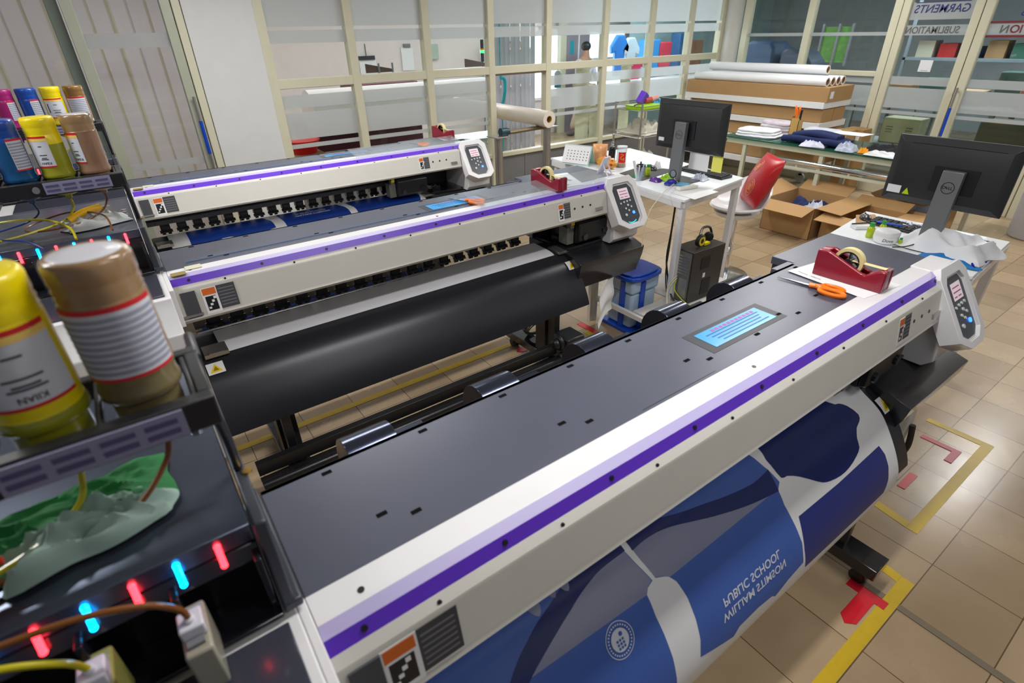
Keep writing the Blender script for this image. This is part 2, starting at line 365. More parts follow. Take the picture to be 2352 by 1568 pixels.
for a, c in ((1.94, 2.045), (1.00, 1.055)): f.box(.11, YW-.016, a, .69, YW-.0135, c)
part('frosted_band', f, FROST, d)
door_handle(d, (.735, YW-.05, .86), (.735, YW-.05, 1.56), (0, -1, 0))
b = B(); b.box(.772, YW-.055, 0, .835, YW+.06, ZT); struct('trim_3', b, CREAM, bevel=.004)
b = B(); b.box(-.06, YW+.04, 0, .02, YW+.10, ZT); b.box(-.9, YW+.04, 0, -.82, YW+.10, ZT); b.box(-.82, YW+.05, 0, -.06, YW+.09, .1)
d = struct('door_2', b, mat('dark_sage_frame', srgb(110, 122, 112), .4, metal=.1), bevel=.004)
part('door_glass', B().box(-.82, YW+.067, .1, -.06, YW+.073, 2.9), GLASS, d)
struct('wall_left_pier', B().box(-3.4, YW-.05, 0, -.92, YW+.12, ZT), WALLW)
# translucent strip curtain behind the left doors
b = B()
for k in range(13):
    x = -.95+k*.145; b.grid(lambda u, v, x=x, k=k: Vector((x+.16*u, YW+.55+.006*sin(u*pi)+.006*(k % 2), .12+2.75*v)), 6, 1, .002)
    b.mi = 1; b.grid(lambda u, v, x=x, k=k: Vector((x+.135+(.012+.014*(k % 3))*u, YW+.535, .12+2.75*v)), 1, 1, .001); b.mi = 0
o = solo('strip_curtain', b, [PLCURT, glassmat('cream_strip_edge', (.98, .96, .88), .1, .35, (.95, .90, .78))], 'lilac translucent plastic strip curtain hanging behind the left glass doors', 'curtain')
# ---- right partition with doors
b = B()
for y, hw in ((5.46, .05), (4.50, .045), (3.43, .045)): b.box(XW-.05, y-hw, 0, XW+.05, y+hw, ZT)
b.box(XW-.04, 3.43, 1.40, XW+.04, 5.46, 1.46); b.box(XW-.04, 3.43, 0, XW+.04, 5.46, .12)
struct('trim_4', b, CREAM, bevel=.006)
struct('wall_right_pier', B().cyl((8.33, 5.73, 0), (8.33, 5.73, ZT), .13, n=32), mat('round_column', srgb(214, 212, 206), .6), ang=50)
FB = [(1.325, 1.415), (1.055, 1.295), (.985, 1.025), (1.86, 1.965)]
frosted('w', 4.545, 5.41, XW, 1.46, 2.9, [(1.86, 1.90)], 'x'); frosted('w', 3.475, 4.455, XW, 1.46, 2.9, [(1.86, 1.90)], 'x')
frosted('w', 3.475, 5.41, XW, .12, 1.40, [(1.325, 1.385), (1.055, 1.295), (.985, 1.025)], 'x')
def rdoor(nm, y0, y1, hy, bands):
    b = B(); s = .085
    b.box(XW-.045, y0, .0, XW+.045, y0+s, ZT); b.box(XW-.045, y1-s, 0, XW+.045, y1, ZT); b.box(XW-.04, y0+s, 0, XW+.04, y1-s, .15); b.box(XW-.04, y0+s, 2.85, XW+.04, y1-s, ZT)
    d = struct(nm, b, CREAM, bevel=.006)
    part('door_glass', B().box(XW-.003, y0+s, .15, XW+.003, y1-s, 2.85), GLASS, d)
    f = B()
    for a, c in bands: f.box(XW-.006, y0+s, a, XW-.004, y1-s, c)
    part('frosted_band', f, FROST, d)
    if hy: door_handle(d, (XW-.05, hy, .55), (XW-.05, hy, 1.33), (-1, 0, 0))
    return d
d3 = rdoor('door_3', 2.565, 3.38, None, FB+[(2.02, 2.2)]); d4 = rdoor('door_4', 1.62, 2.555, 2.52, FB)
struct('trim_5', B().box(XW-.05, 1.52, 0, XW+.05, 1.61, ZT), CREAM)
struct('wall_right', B().box(XW-.05, -3, 0, XW+.05, 1.5, ZT), WALLW)
# reversed lettering on the door glass: local x runs along -y seen from outside
def rtext(s, size, y, z, mt, d, sx=1., bold=0., shear=0.): return lettering(s, size, frame((XW-.009, y, z), (0, 1, 0), (0, 0, 1)), mt, d, sx=sx, bold=bold, shear=shear)
NAVYT = mat('navy_lettering', srgb(26, 30, 110), .5); GREYT = mat('grey_lettering', srgb(92, 94, 92), .5); REDT = mat('red_lettering', srgb(120, 24, 40), .5)
rtext('GARMENTS', .115, 2.98, 2.125, NAVYT, d3, sx=.95, bold=.001, shear=-.15); part('underline', B().box(XW-.01, 2.71, 2.192, XW-.008, 3.26, 2.20), NAVYT, d3)
rtext('SUBLIMATION', .10, 3.01, 1.91, GREYT, d3, sx=.88, bold=.0015)
rtext('TI', .105, 2.14, 1.91, REDT, d4, sx=.95, bold=.002); rtext('O', .105, 2.225, 1.91, REDT, d4, bold=.002); rtext('N', .105, 2.315, 1.91, GREYT, d4, bold=.002); rtext('S', .115, 2.20, 2.07, NAVYT, d4, shear=-.15)
b = B(); b.box(XW-.011, 1.70, 1.972, XW-.009, 2.46, 1.99); b.box(XW-.011, 1.70, 1.835, XW-.009, 2.46, 1.855); part('red_line', b, REDT, d4)
o = solo('paper_notice', B().box(XW-.012, 2.885, 1.475, XW-.010, 3.02, 1.60), PAPER, 'small white printed notice taped to the glass door below the grey lettering', 'notice')
for k, (t, s_) in enumerate((('M.A EXIT', .026), ('Attendance', .024), ('ICT.', .026))): rtext(t, s_, 2.955, 1.575-k*.033, BK, o)
part('printed_line', B().box(XW-.0135, 2.915, 1.487, XW-.0125, 2.99, 1.49), BK, o)
# ---- ceiling luminaires
for i, (x, y, L_, p) in enumerate(TUBES):
    t = thing('tube_light', 'twin tube ceiling light, number seen from the glass wall', 'light', (x, y, ZL), 'twin tube lights under the ceiling')
    t['label'] = 'white twin tube light fixture hanging just under the ceiling'
    part('housing', B().box(-L_/2, -.09, .0, L_/2, .09, .108), W, t)
    for s_ in (-.05, .05): part('tube', B().cyl((-L_/2, s_, -.018), (L_/2, s_, -.018), .015), LAMPM, t)
# ---- floor marking tape
TZ = [0.]
def tape(name, pts, mt, label, cat='floor tape'):
    b = B(); TZ[0] += .00022; b.prism(pts, .0003, .0008+TZ[0], 'z'); return solo(name, b, mt, label, cat)
wt = .048
tape('floor_tape', [(2.13, .185), (2.13, .235), (-.6, .235), (-.6, .185)], YTAPE, 'long yellow tape on the floor along the front of the nearest printer')
tape('floor_tape', [(2.085, .236), (2.133, .236), (2.18, .56), (2.135, .56)], YTAPE, 'short yellow tape running back from the bend beside the red arrow and caster')
tape('floor_tape', [(2.42, .335), (3.392, .335), (3.392, .288), (2.42, .288)], YTAPE, 'yellow tape strip on the floor right of the nearest printer, parallel to it')
tape('floor_tape', [(2.42, .336), (2.468, .336), (2.50, .56), (2.455, .56)], YTAPE, 'bright yellow short tape at the left end of the right floor rectangle')
tape('floor_tape', [(3.345, .336), (3.392, .336), (3.392, .60), (3.35, .60)], YTAPE, 'olive yellow short tape ending with a torn brown tip near the white desk leg')
tape('floor_tape', [(-.5, 2.76), (2.126, 2.76), (2.126, 2.81), (-.5, 2.81)], YTAPE, 'long yellow tape on the floor between the nearest and middle printers')
tape('floor_tape', [(2.08, 2.30), (2.126, 2.30), (2.126, 2.759), (2.08, 2.759)], YTAPE, 'yellow tape leg beside the black cable coil')
tape('floor_tape', [(2.50, 1.9), (2.55, 1.9), (2.55, 2.60), (2.50, 2.60)], YTAPE, 'yellow tape on the floor left of the blue pedal bin')
tape('floor_arrow', [(1.735, .275), (1.765, .245), (1.91, .245), (1.91, .21), (1.955, .21), (1.955, .355), (1.91, .355), (1.91, .305), (1.765, .305)], RTAPE, 'red tape arrow stuck beside the front caster of the nearest printer')
tape('floor_arrow', [(1.93, 2.672), (1.96, 2.642), (2.10, 2.642), (2.10, 2.702), (1.96, 2.702)], RTAPE, 'red tape arrow pointing left under the coiled black cable')
tape('floor_tape', [(2.67, .44), (2.82, .44), (2.82, .475), (2.67, .475)], RTAPE, 'short bright red tape mark below the print sheet end')
tape('floor_tape', [(3.06, .375), (3.20, .375), (3.20, .56), (3.165, .56), (3.165, .41), (3.06, .41)], mat('faded_red_tape', srgb(190, 70, 90), .4), 'faded red corner tape by the white desk leg')
tape('floor_tape', [(2.55, 2.72), (2.60, 2.72), (2.60, 2.50), (2.55, 2.50)], RTAPE, 'red tape strip beside the blue pedal bin base')
tape('grey_strip', [(1.955, .183), (1.985, .183), (1.985, -1.6), (1.955, -1.6)], mat('grey_sealant', srgb(120, 108, 90), .7), 'grey joint strip crossing the tiles in the lower right corner', 'floor strip')
tape('grey_strip', [(1.955, .236), (1.985, .236), (1.985, .33), (1.955, .33)], MATS['grey_sealant'], 'short grey strip between the red arrow and the yellow tape', 'floor strip')
# ================================================================= PRINTERS
PROF = [(.84,.775),(.66,.765),(.60,.735),(.52,.685),(.455,.60),(.405,.51),(.385,.44),(.395,.37),(.43,.31),(.48,.27)]
_S = [0]
for a, c in zip(PROF, PROF[1:]): _S.append(_S[-1]+hypot(c[0]-a[0], c[1]-a[1]))
def _cr(p0, p1, p2, p3, t): return .5*((2*p1)+(-p0+p2)*t+(2*p0-5*p1+4*p2-p3)*t*t+(-p0+3*p1-3*p2+p3)*t**3)
def prof(s):
    i = 0
    while i < len(_S)-2 and s > _S[i+1]: i += 1
    t = (s-_S[i])/(_S[i+1]-_S[i]); g = lambda k: PROF[max(0, min(len(PROF)-1, k))]
    return tuple(_cr(g(i-1)[j], g(i)[j], g(i+1)[j], g(i+2)[j], t) for j in (0, 1))
def surf(x, s, off=0.):
    y, z = prof(s); y2, z2 = prof(min(_S[-1], s+.004)); y1, z1 = prof(max(0, s-.004)); dy, dz = y2-y1, z2-z1; L_ = hypot(dy, dz) or 1
    return Vector((x, y+off*dz/L_, z-off*dy/L_))
def sheet(b, x0, x1, s0, s1, off, n=40, th=0.):
    b.grid(lambda u, v: surf(x0+(x1-x0)*u, s0+(s1-s0)*v, off), 2, n, th); return b
def sflat(b, pts, off):
    bm = bmesh.new(); f = bm.faces.new([bm.verts.new((x, s, 0)) for x, s in pts]); bmesh.ops.triangulate(bm, faces=[f])
    s = .012
    while s < .72:
        bmesh.ops.bisect_plane(bm, geom=bm.verts[:]+bm.edges[:]+bm.faces[:], plane_co=(0, s, 0), plane_no=(0, 1, 0)); s += .012
    vm = {v: b.bm.verts.new(surf(v.co.x, v.co.y, off)) for v in bm.verts}
    for f in bm.faces:
        ff = b._f([vm[v] for v in f.verts])
    bm.free(); return b
def sm(pts, k=3):   # smooth a closed outline
    n = len(pts); out = []
    for i in range(n):
        p0, p1, p2, p3 = pts[i-1], pts[i], pts[(i+1) % n], pts[(i+2) % n]
        for j in range(k): out.append(tuple(_cr(p0[q], p1[q], p2[q], p3[q], j/k) for q in (0, 1)))
    return out
def smo(pts, k=4):  # smooth open
    out = []; n = len(pts); g = lambda i: pts[max(0, min(n-1, i))]
    for i in range(n-1):
        for j in range(k): out.append(tuple(_cr(g(i-1)[q], g(i)[q], g(i+1)[q], g(i+2)[q], j/k) for q in (0, 1)))
    return out+[pts[-1]]
OFFS = [0., 1.855, 3.65]
NM = ['nearest', 'middle', 'farthest']
def slots(par):
    P_ = []
    for i in range(9):
        x = .16+i*.24; P_.append((x, .965, 1.1552))
        if i % 2 == 0 or i > 4: P_ += [(x+.05, .78, 1.1552), (x+.11, .745, 1.1552)]
    scatter('fixing_slot', B().box(0, 0, 0, .022, .010, .001), MBLK, par, P_); part('seam_line', B().box(.9, .70, 1.1552, 1.2, .701, 1.1558), BK, par)
def warn_label(parent, M, w=.13, h=.11):
    b = B(); b.box(0, 0, 0, w*.45, h, .001, M); b.mi = 1; b.box(w*.45, .01, 0, w, h, .001, M); b.mi = 2; b.box(.004, h*.72, .001, w*.42, h*.97, .0016, M)
    b.mi = 3; b.box(.009, .012, .001, w*.38, h*.66, .0016, M); b.mi = 0
    for k in range(4): b.box(.012+k*.009, .02+.013*k, .0016, .022+k*.009, .028+.014*k, .002, M)
    b.mi = 4
    for k in range(6): b.box(w*.49, .022+k*.014, .001, w*.95, .026+k*.014, .0015, M)
    return part('warning_label', b, [PAPER, LDARK, OLAB, BK, mat('label_grey_text', (.17, .17, .19), .6)], parent, label='white orange and black warning label')
def tri_label(parent, x, s):
    b = B(); b.mi = 0; sflat(b, [(x-.035, s-.03), (x+.035, s-.03), (x+.035, s+.03), (x-.035, s+.03)], .006)
    b.mi = 1; sflat(b, [(x-.025, s+.022), (x+.025, s+.022), (x, s-.022)], .0068); b.mi = 2; sflat(b, [(x-.012, s+.015), (x+.012, s+.015), (x, s-.008)], .0074)
    part('caution_label', b, [PAPER, WARN, mat('dark_yellow_mark', srgb(150, 120, 10), .5)], parent, recalc=False, label='white label with a yellow caution triangle')
def printer(idx):
    yo = OFFS[idx]
    lab = ['nearest wide-format textile printer with navy school shirt print on its guide, in the foreground',
           'middle wide-format printer with blank white paper edge on its bare black guide',
           'farthest wide-format printer standing in front of the glass partition'][idx]
    t = thing('wide_format_printer', lab, 'printer', (0, yo, 0), 'wide-format textile printers in a row')
    # top cover
    b = B(); b.box(.035, .69, 1.135, 2.46, 1.0, 1.155); b.box(.035, .985, 1.02, 2.12, 1.0, 1.155); b.box(2.14, .70, 1.12, 2.62 if idx == 0 else 2.70, 1.10, 1.152); b.box(2.02, .99, 1.135, 2.14, 1.03, 1.15)
    tc = part('top_cover', b, DG, t, bevel=.002); slots(tc)
    b = B(); b.box(2.145, .91, .78, 2.60 if idx == 0 else 2.68, 1.095, 1.1195); part('side_cover', b, mat('charcoal_side', (.035, .037, .045), .4), t, bevel=.003)
    # front beam
    b = B(); b.prism([(.689, 1.158), (.689, 1.13), (.61, 1.13), (.622, 1.158)], .035, 2.50); tr = part('white_trim', b, WP, t, bevel=.0015)
    b = B(); b.prism([(.622, 1.1585), (.598, 1.149), (.605, 1.13), (.63, 1.13)], .035, 2.50); part('lavender_stripe', b, LAV, t)
    b = B(); b.prism([(.598, 1.1492), (.583, 1.122), (.60, 1.115), (.61, 1.14)], .035, 2.50); part('purple_stripe', b, PURPLE, t)
    b = B(); b.prism([(.583, 1.122), (.576, 1.119), (.562, 1.112), (.558, 1.106), (.538, .995), (.531, .985), (.540, .972), (.575, .968), (.95, .965), (.97, .98), (.97, 1.12), (.60, 1.118)], .035, 2.46)
    fp = part('front_panel', b, WG, t, ang=25)
    scatter('screw', B().cyl((0, 0, 0), (0, -.0035, .0015), .006, n=10), BK, fp, [(.10+k*.29, .5915, 1.136) for k in range(9)])
    scatter('screw', B().cyl((0, 0, 0), (0, -.0035, .001), .0045, n=10), BK, fp, [(.23+k*.29, .570, 1.1165) for k in range(8)])
    scatter('screw', B().cyl((0, 0, 0), (0, 0, .0013), .0065, n=10), BK, tr, [(.12, .645, 1.1582), (1.30, .645, 1.1582)])
    # labels on slanted front panel
    ey = Vector((0, .558-.538, 1.106-.995)).normalized()
    if idx != 0: warn_label(fp, frame((.125, .5365, .992), (1, 0, 0), ey))
    else: warn_label(fp, frame((.105, .5365, .992), (1, 0, 0), ey), .15, .112)
    warn_label(fp, frame((2.06, .5385, 1.0), (1, 0, 0), ey), .095, .10)
    b = B(); b.box(.05, 0, 0, .105, .11, .004, frame((.0, .5365, .992), (1, 0, 0), ey)); part('hinge_plate', b, LDARK, fp)
    M = frame((0, .54, 1.0), (1, 0, 0), ey)
    for k in range(3): part('screw_hole', B().cyl(M @ Vector((2.19+k*.065, .055, 0)), M @ Vector((2.19+k*.065, .055, .003)), .007, n=8), BK, fp)
    b = B(); b.box(2.36, .01, 0, 2.42, .03, .008, M); part('latch', b, STEEL, fp, label='small steel latch at the right end of the front panel')
    b = B(); b.box(.03, -.004, 0, .11, .006, .012, M); part('latch', b, STEEL, fp)
    if idx: b = B(); b.box(.045, .60, 1.159, .10, .64, 1.162); part('tape_patch', b, mat('olive_tape', srgb(140, 122, 60), .5), t, label='piece of olive tape on the left end'); b = B(); b.box(.104, .645, 1.159, .165, .69, 1.162); part('tape_patch', b, mat('cream_tape', srgb(206, 204, 180), .5), t, label='piece of cream tape')
    # clear acrylic lid edge
    if idx:
        b = B(); b.box(.12, .755, 1.156, 1.9, .757, 1.160); part('lid_edge', b, mat('blue_edge', srgb(110, 140, 180), .2), t)
        b = B(); b.prism([(.60, 1.166), (.78, 1.20), (.78, 1.203), (.60, 1.169)], 1.55, 2.52); part('clear_lid', b, CLEAR, t, label='clear acrylic lid propped above the right end')
    # control panel housing: sloped box
    def cp(x, u, o): # u along slope down, o outwards
        p = Vector((0, .600, 1.150)); q = Vector((0, .430, .885)); d = (q-p).normalized(); n_ = Vector((0, d.z, -d.y)); L_ = (q-p).length
        if n_.y > 0: n_ = -n_
        r = p+d*(L_*u)+n_*o; return Vector((x, r.y, r.z))
    b = B(); xa, xb = (2.42, 2.665) if idx == 0 else (2.47, 2.735)
    outl = [(xa+.03, -.06), (xb-.04, -.06), (xb, .08), (xb, .90), (xb-.05, 1.03), (xa+.08, 1.03), (xa, .88), (xa, .06)]
    A = [b.bm.verts.new(cp(x, u, .018)) for x, u in outl]; C_ = [b.bm.verts.new(cp(x*.0+((xa+xb)/2+(x-(xa+xb)/2)*1.0), u, -.055)) for x, u in outl]
    inl = [((xa+xb)/2+(x-(xa+xb)/2)*.70, .5+(u-.48)*.80) for x, u in outl]
    I = [b.bm.verts.new(cp(x, u, .018)) for x, u in inl]; J = [b.bm.verts.new(cp(x, u, .004)) for x, u in inl]
    n = len(outl)
    for i in range(n):
        k = (i+1) % n; b._f([A[i], A[k], I[k], I[i]]); b._f([I[i], I[k], J[k], J[i]]); b._f([A[k], A[i], C_[i], C_[k]])
    b._f(J); b._f(C_[::-1])
    cpn = part('control_panel', b, WP, t, bevel=.002)
    b = B(); kp = [((xa+xb)/2+(x-(xa+xb)/2)*.60, .5+(u-.48)*.74) for x, u in outl]
    A = [b.bm.verts.new(cp(x, u, .0085)) for x, u in kp]; b._f(A); C_ = [b.bm.verts.new(cp(x, u, .004)) for x, u in kp]
    for i in range(n): k = (i+1) % n; b._f([A[i], A[k], C_[k], C_[i]])
    part('keypad', b, PAD, cpn, label='dark grey keypad')
    xm = (xa+xb)/2
    def pad(x0, x1, u0, u1, o=.010):
        b = B(); b.poly([cp(x0, u0, o), cp(x1, u0, o), cp(x1, u1, o), cp(x0, u1, o)]); return b
    scr = part('screen', pad(xm-.045, xm+.045, .18, .40), SCRN, cpn, label='lit display with pink text')
    b = B()
    for k, (x0, x1, u) in enumerate(((-.035, .03, .24), (-.035, .035, .30), (-.035, -.01, .36), (.0, .03, .36))):
        b.poly([cp(xm+x0, u-.008, .0105), cp(xm+x1, u-.008, .0105), cp(xm+x1, u+.008, .0105), cp(xm+x0, u+.008, .0105)])
    part('display_text', b, mat('pink_text', srgb(190, 90, 130), .5), scr)
    for x, u, r_ in ((-.05, .48, .006), (-.02, .465, .0065), (.008, .46, .0065), (.035, .455, .0065), (.005, .54, .0075), (-.022, .60, .0065), (.03, .585, .0065), (.0, .65, .0065), (-.035, .73, .009)):
        b = B(); b.cyl(cp(xm+x, u, .008), cp(xm+x, u, .013), r_, n=14); part('button', b, BTN, cpn)
    b = B(); b.cyl(cp(xm+.035, .71, .008), cp(xm+.035, .71, .013), .010, n=14); part('button', b, LBTN, cpn, label='round blue glowing button')
    if idx == 1:
        b = B(); b.tube([cp(xm-.035, .88, .010), cp(xm-.018, .90, .010), cp(xm+.01, .90, .010), cp(xm+.035, .87, .010)], .0022, 6); part('status_arc', b, LCY, cpn, label='glowing cyan status arc')
    b = B(); b.prism([(.515, .93), (.60, 1.06), (.66, 1.12), (.9, 1.10), (.9, .766), (.535, .766), (.50, .80), (.50, .90)], xa+.03, xb-.01); b.box(xa+.025, .612, 1.118, xb-.03, .695, 1.1615)
    part('right_cover', b, WP, t, bevel=.004)
    b = B(); b.prism([(.60, .765), (.525, .748), (.445, .722), (.455, .66), (.50, .53), (.60, .50), (.98, .50), (.98, .765)], 2.17, 2.745); part('lower_cover', b, mat('black_satin_panel', (.016, .016, .020), .28, coat=.3), t, bevel=.002)
    # platen bed, capping bay and carriage
    b = B(); b.box(.05, .665, .60, 2.2, .887, .758); b.box(.05, .75, .52, 2.2, .85, .60); part('platen_bed', b, mat('platen_grey', (.09, .09, .10), .5), t, bevel=.003)
    b = B(); b.box(2.18, .60, .766, 2.60, .98, .785); b.box(2.56, .62, .785, 2.60, .98, .96); b.box(2.18, .93, .785, 2.58, .96, .96)
    b.box(2.22, .66, .786, 2.30, .80, .82); b.cyl((2.24, .64, .82), (2.24, .69, .83), .018); part('capping_station', b, BKG, t, bevel=.002)
    cx = [2.02, 2.26, 1.86][idx]
    b = B(); b.box(cx, .60, .80, cx+.27, .86, .955); b.prism([(.60, .955), (.57, .93), (.57, .82), (.60, .80)], cx, cx+.27); ca = part('carriage', b, BK, t, bevel=.006, label='black print head carriage')
    [part('knob', B().cyl((cx+q, .569, z_), (cx+q, .56, z_), .021), BKG, ca) for q, z_ in ((.05, .845), (.22, .86))]
    b = B(); b.box(cx-.06, .62, .80, cx-.005, .70, .91); b.box(cx-.05, .60, .91, cx-.02, .64, .945); part('cutter', b, mat('cutter_grey', (.22, .23, .2), .4, metal=.4), ca); b = B(); b.box(cx-.045, .598, .93, cx-.018, .60, .955); part('yellow_tag', b, WARN, ca)
    # roller rail and pinch rollers
    b = B(); b.box(.05, .875, .842, 2.2, .915, .872); b.box(.05, .915, .842, 2.2, .93, .964); rr = part('roller_rail', b, mat('rail_grey', (.13, .135, .145), .45), t)
    scatter('rail_screw', B().cyl((0, 0, 0), (0, -.002, 0), .004, n=6), BK, rr, [(.1+k*.107, .875, .857) for k in range(20)])
    b = B(); b.box(-.031, .877, .80, .031, .93, .8415); b.prism([(.880, .8415), (.868, .825), (.866, .80), (.872, .786), (.90, .786), (.92, .80), (.92, .8415)], -.025, .025)
    b.prism([(.874, .805), (.862, .786), (.872, .782), (.89, .80)], -.040, .040); b.cyl((-.030, .885, .778), (-.008, .885, .778), .011, n=10); b.cyl((.008, .885, .778), (.030, .885, .778), .011, n=10)
    scatter('pinch_roller', b, BK, t, [(.155+k*.107, 0, 0) for k in range(18)])
    # curved front guide
    b = B(); sheet(b, .045, 2.205, .04, .60, 0., 40); 
    bmesh.ops.recalc_face_normals(b.bm, faces=b.bm.faces[:]); bmesh.ops.solidify(b.bm, geom=b.bm.faces[:], thickness=.004)
    gd = part('media_guide', b, mat('guide_black_metal', (.022, .023, .030), .34, metal=.3, var=.3, vs=2.2, stretch=(.3, 2, 2)), t, recalc=True)
    tri_label(gd, .085, .285); tri_label(gd, 2.165, .325)
    b = B(); b.box(.06, .60, .757, .16, .70, .775); b.box(.08, .585, .775, .14, .62, .785); part('media_clamp', b, STEEL, t); b = B(); b.box(2.12, .60, .757, 2.20, .72, .775); part('media_clamp', b, STEEL, t)
    # stand
    for x in (.25, 1.93):
        b = B(); b.box(x, .50, .12, x+.09, .60, .60); b.box(x+.015, .42, .12, x+.055, .50, .50); s_ = part('stand_leg', b, BK, t, bevel=.003)
        b = B(); b.box(x-.01, .28, .085, x+.10, .98, .14); part('foot', b, BKG, s_, bevel=.004)
        for y in (.34, .90):
            b = B(); b.cyl((x+.045, y, .06), (x+.045, y, .085), .02); b.cyl((x+.02, y, .032), (x+.035, y, .032), .032); b.cyl((x+.055, y, .032), (x+.07, y, .032), .032); b.box(x+.015, y-.02, .03, x+.075, y+.02, .065); part('caster', b, BK, s_)
    b = B(); b.box(.34, .54, .40, 1.93, .58, .46); part('cross_beam', b, BK, t)
    # take-up unit
    if idx:
        b = B(); b.box(.10, .345, .225, 1.90, .385, .29); b.cyl((.10, .30, .20), (1.90, .30, .20), .022); b.box(.10, .33, .18, 1.90, .37, .20); tk = part('take_up_rail', b, BKM if 0 else mat('rail_black', (.012, .012, .014), .3), t, bevel=.002)
        b = B(); b.box(1.93, .27, .16, 2.07, .42, .34); b.cyl((1.90, .34, .30), (1.93, .34, .30), .05); b.cyl((1.865, .34, .30), (1.90, .34, .30), .03, .04); b.cyl((1.9, .32, .19), (1.94, .32, .19), .045); part('take_up_motor', b, BK, t, bevel=.012)
    # rear guide arches
    for k in range(5 if idx == 0 else 0):
        x = .235+k*.378
        b = B()
        pr = [(1.0+.078*cos(a), 1.068+.085*sin(a)) for a in [pi*(-.15+.075*j) for j in range(17)]]; pr2 = []
        b.prism([(y+.045, z) for y, z in pr]+[(y+.045, z) for y, z in pr2], x, x+.125)
        b.box(x+.125, 1.0, 1.09, x+.20, 1.03, 1.14); part('rear_guide_arch', b, CHROME if 0 else mat('dark_chrome', (.06, .07, .11), .16, metal=.85), t, bevel=.001, label='curved shiny dark guide arch behind the cover')
    # left cover
    b = B(); b.prism([(.375, 1.160), (.36, 1.12), (.285, 1.045), (.275, .87), (.275, .45), (.98, .45), (.98, 1.160)], -.62, .018)
    lc = part('left_cover', b, WP, t, bevel=.004); b = B(); b.box(-.55, .40, 1.160, -.0, .655, 1.168); part('inset_plate', b, mat('inset_plate_grey', (.055, .06, .085), .22, metal=.2, coat=.3), lc, bevel=.002, label='dark glossy inset plate')
    [part('screw_hole', B().cyl((q, .342, 1.10), (q, .334, 1.104), .007, n=8), BK, lc) for q in (-.05, -.08)]
    b = B(); b.box(.018, .45, 1.0, .034, .69, 1.159); part('end_trim', b, WP, t, bevel=.002)
    # ---- ink unit
    bz = 1.345
    b = B()
    b.prism([(.715, bz), (.715, bz-.035), (1.30, bz-.035), (1.34, bz-.06), (1.35, bz-.05), (1.31, bz)], -.70, -.002)
    iu = part('ink_unit', b, BKM, t, bevel=.002, label='glossy black ink bay with cartridge slots')
    b = B(); b.box(-.70, .74, 1.165, -.002, 1.02, bz-.036); b.prism([(.713, bz-.036), (.70, 1.285), (.72, 1.285), (.74, bz-.036)], -.70, -.002); b.box(-.70, .665, 1.17, -.002, .74, 1.178)
    for k in range(7): x = -.115*k; b.box(x-.014, .68, 1.178, x-.004, .74, 1.30)
    part('slot_frame', b, BKG, iu, bevel=.0015)
    for k in range(12 if idx == 1 else 7):
        x = -.053-k*.0555
        b = B(); b.cyl((x, .712, 1.332), (x, .700, 1.302), .0045, n=10); b.ball((x, .700, 1.302), .005); b.ball((x, .712, 1.332), .005)
        part('indicator_light', b, LRED if k % 2 == 0 else LBLU, iu, label='glowing red indicator' if k % 2 == 0 else 'glowing blue indicator')
    b = B(); b.prism([(.70, 1.352), (.668, 1.18), (.9, 1.18), (1.15, 1.27), (1.30, 1.29), (1.40, 1.34), (1.38, 1.352)], .0005, .021); b.box(.0, .668, 1.17, .032, .98, 1.19); sp = part('side_plate', b, mat('side_plate_grey', (.05, .055, .07), .35, metal=.3), iu, bevel=.004)
    b = B(); b.cyl((.022, .83, 1.352), (.022, .83, 1.356), .008); part('brass_screw', b, mat('brass', (.6, .4, .1), .3, metal=1), iu)
    [part('bolt', B().cyl((-.03, q, 1.345), (-.03, q, 1.35), .011), CHROME, iu) for q in (1.06, 1.02)]
    # tray
    b = B(); b.box(-.62, .765, 1.505, .014, .79, 1.555); b.box(-.62, .925, 1.52, .014, .945, 1.555)
    for k in range(7): x = -.010-.115*k; b.box(x-.0045, .79, 1.54, x+.0045, .925, 1.552)
    b.box(-.006, .79, 1.51, .014, .925, 1.554)
    ty = part('bottle_tray', b, BK, iu, bevel=.003)
    b = B(); b.tube([(.010, .93, 1.538), (.012, 1.02, 1.535), (.013, 1.09, 1.50), (.013, 1.13, 1.43), (.011, 1.15, 1.345)], .009, 8); b.tube([(.007, .78, 1.51), (.010, .80, 1.45), (.011, .85, 1.352)], .008, 8)
    part('tray_bracket', b, BK, iu, bevel=.002)
    b = B(); b.box(-.238, .7605, 1.510, -.03, .7645, 1.551); lb = part('printed_strip', b, mat('label_lilac', srgb(140, 140, 168), .4), iu, label='pale lilac printed strip on the tray edge')
    b = B()
    for c_ in range(4):
        for r_ in range(2): b.box(-.232+c_*.051, .7595, 1.518+r_*.016, -.232+c_*.051+.04, .7604, 1.526+r_*.016)
    part('printed_strip_text', b, mat('label_violet_text', srgb(84, 78, 120), .5), iu)
    b = B(); b.cyl((-.262, .7645, 1.53), (-.262, .752, 1.53), .011); part('tray_knob', b, GREYP, iu)
    return t
PR = [printer(i) for i in range(3)]

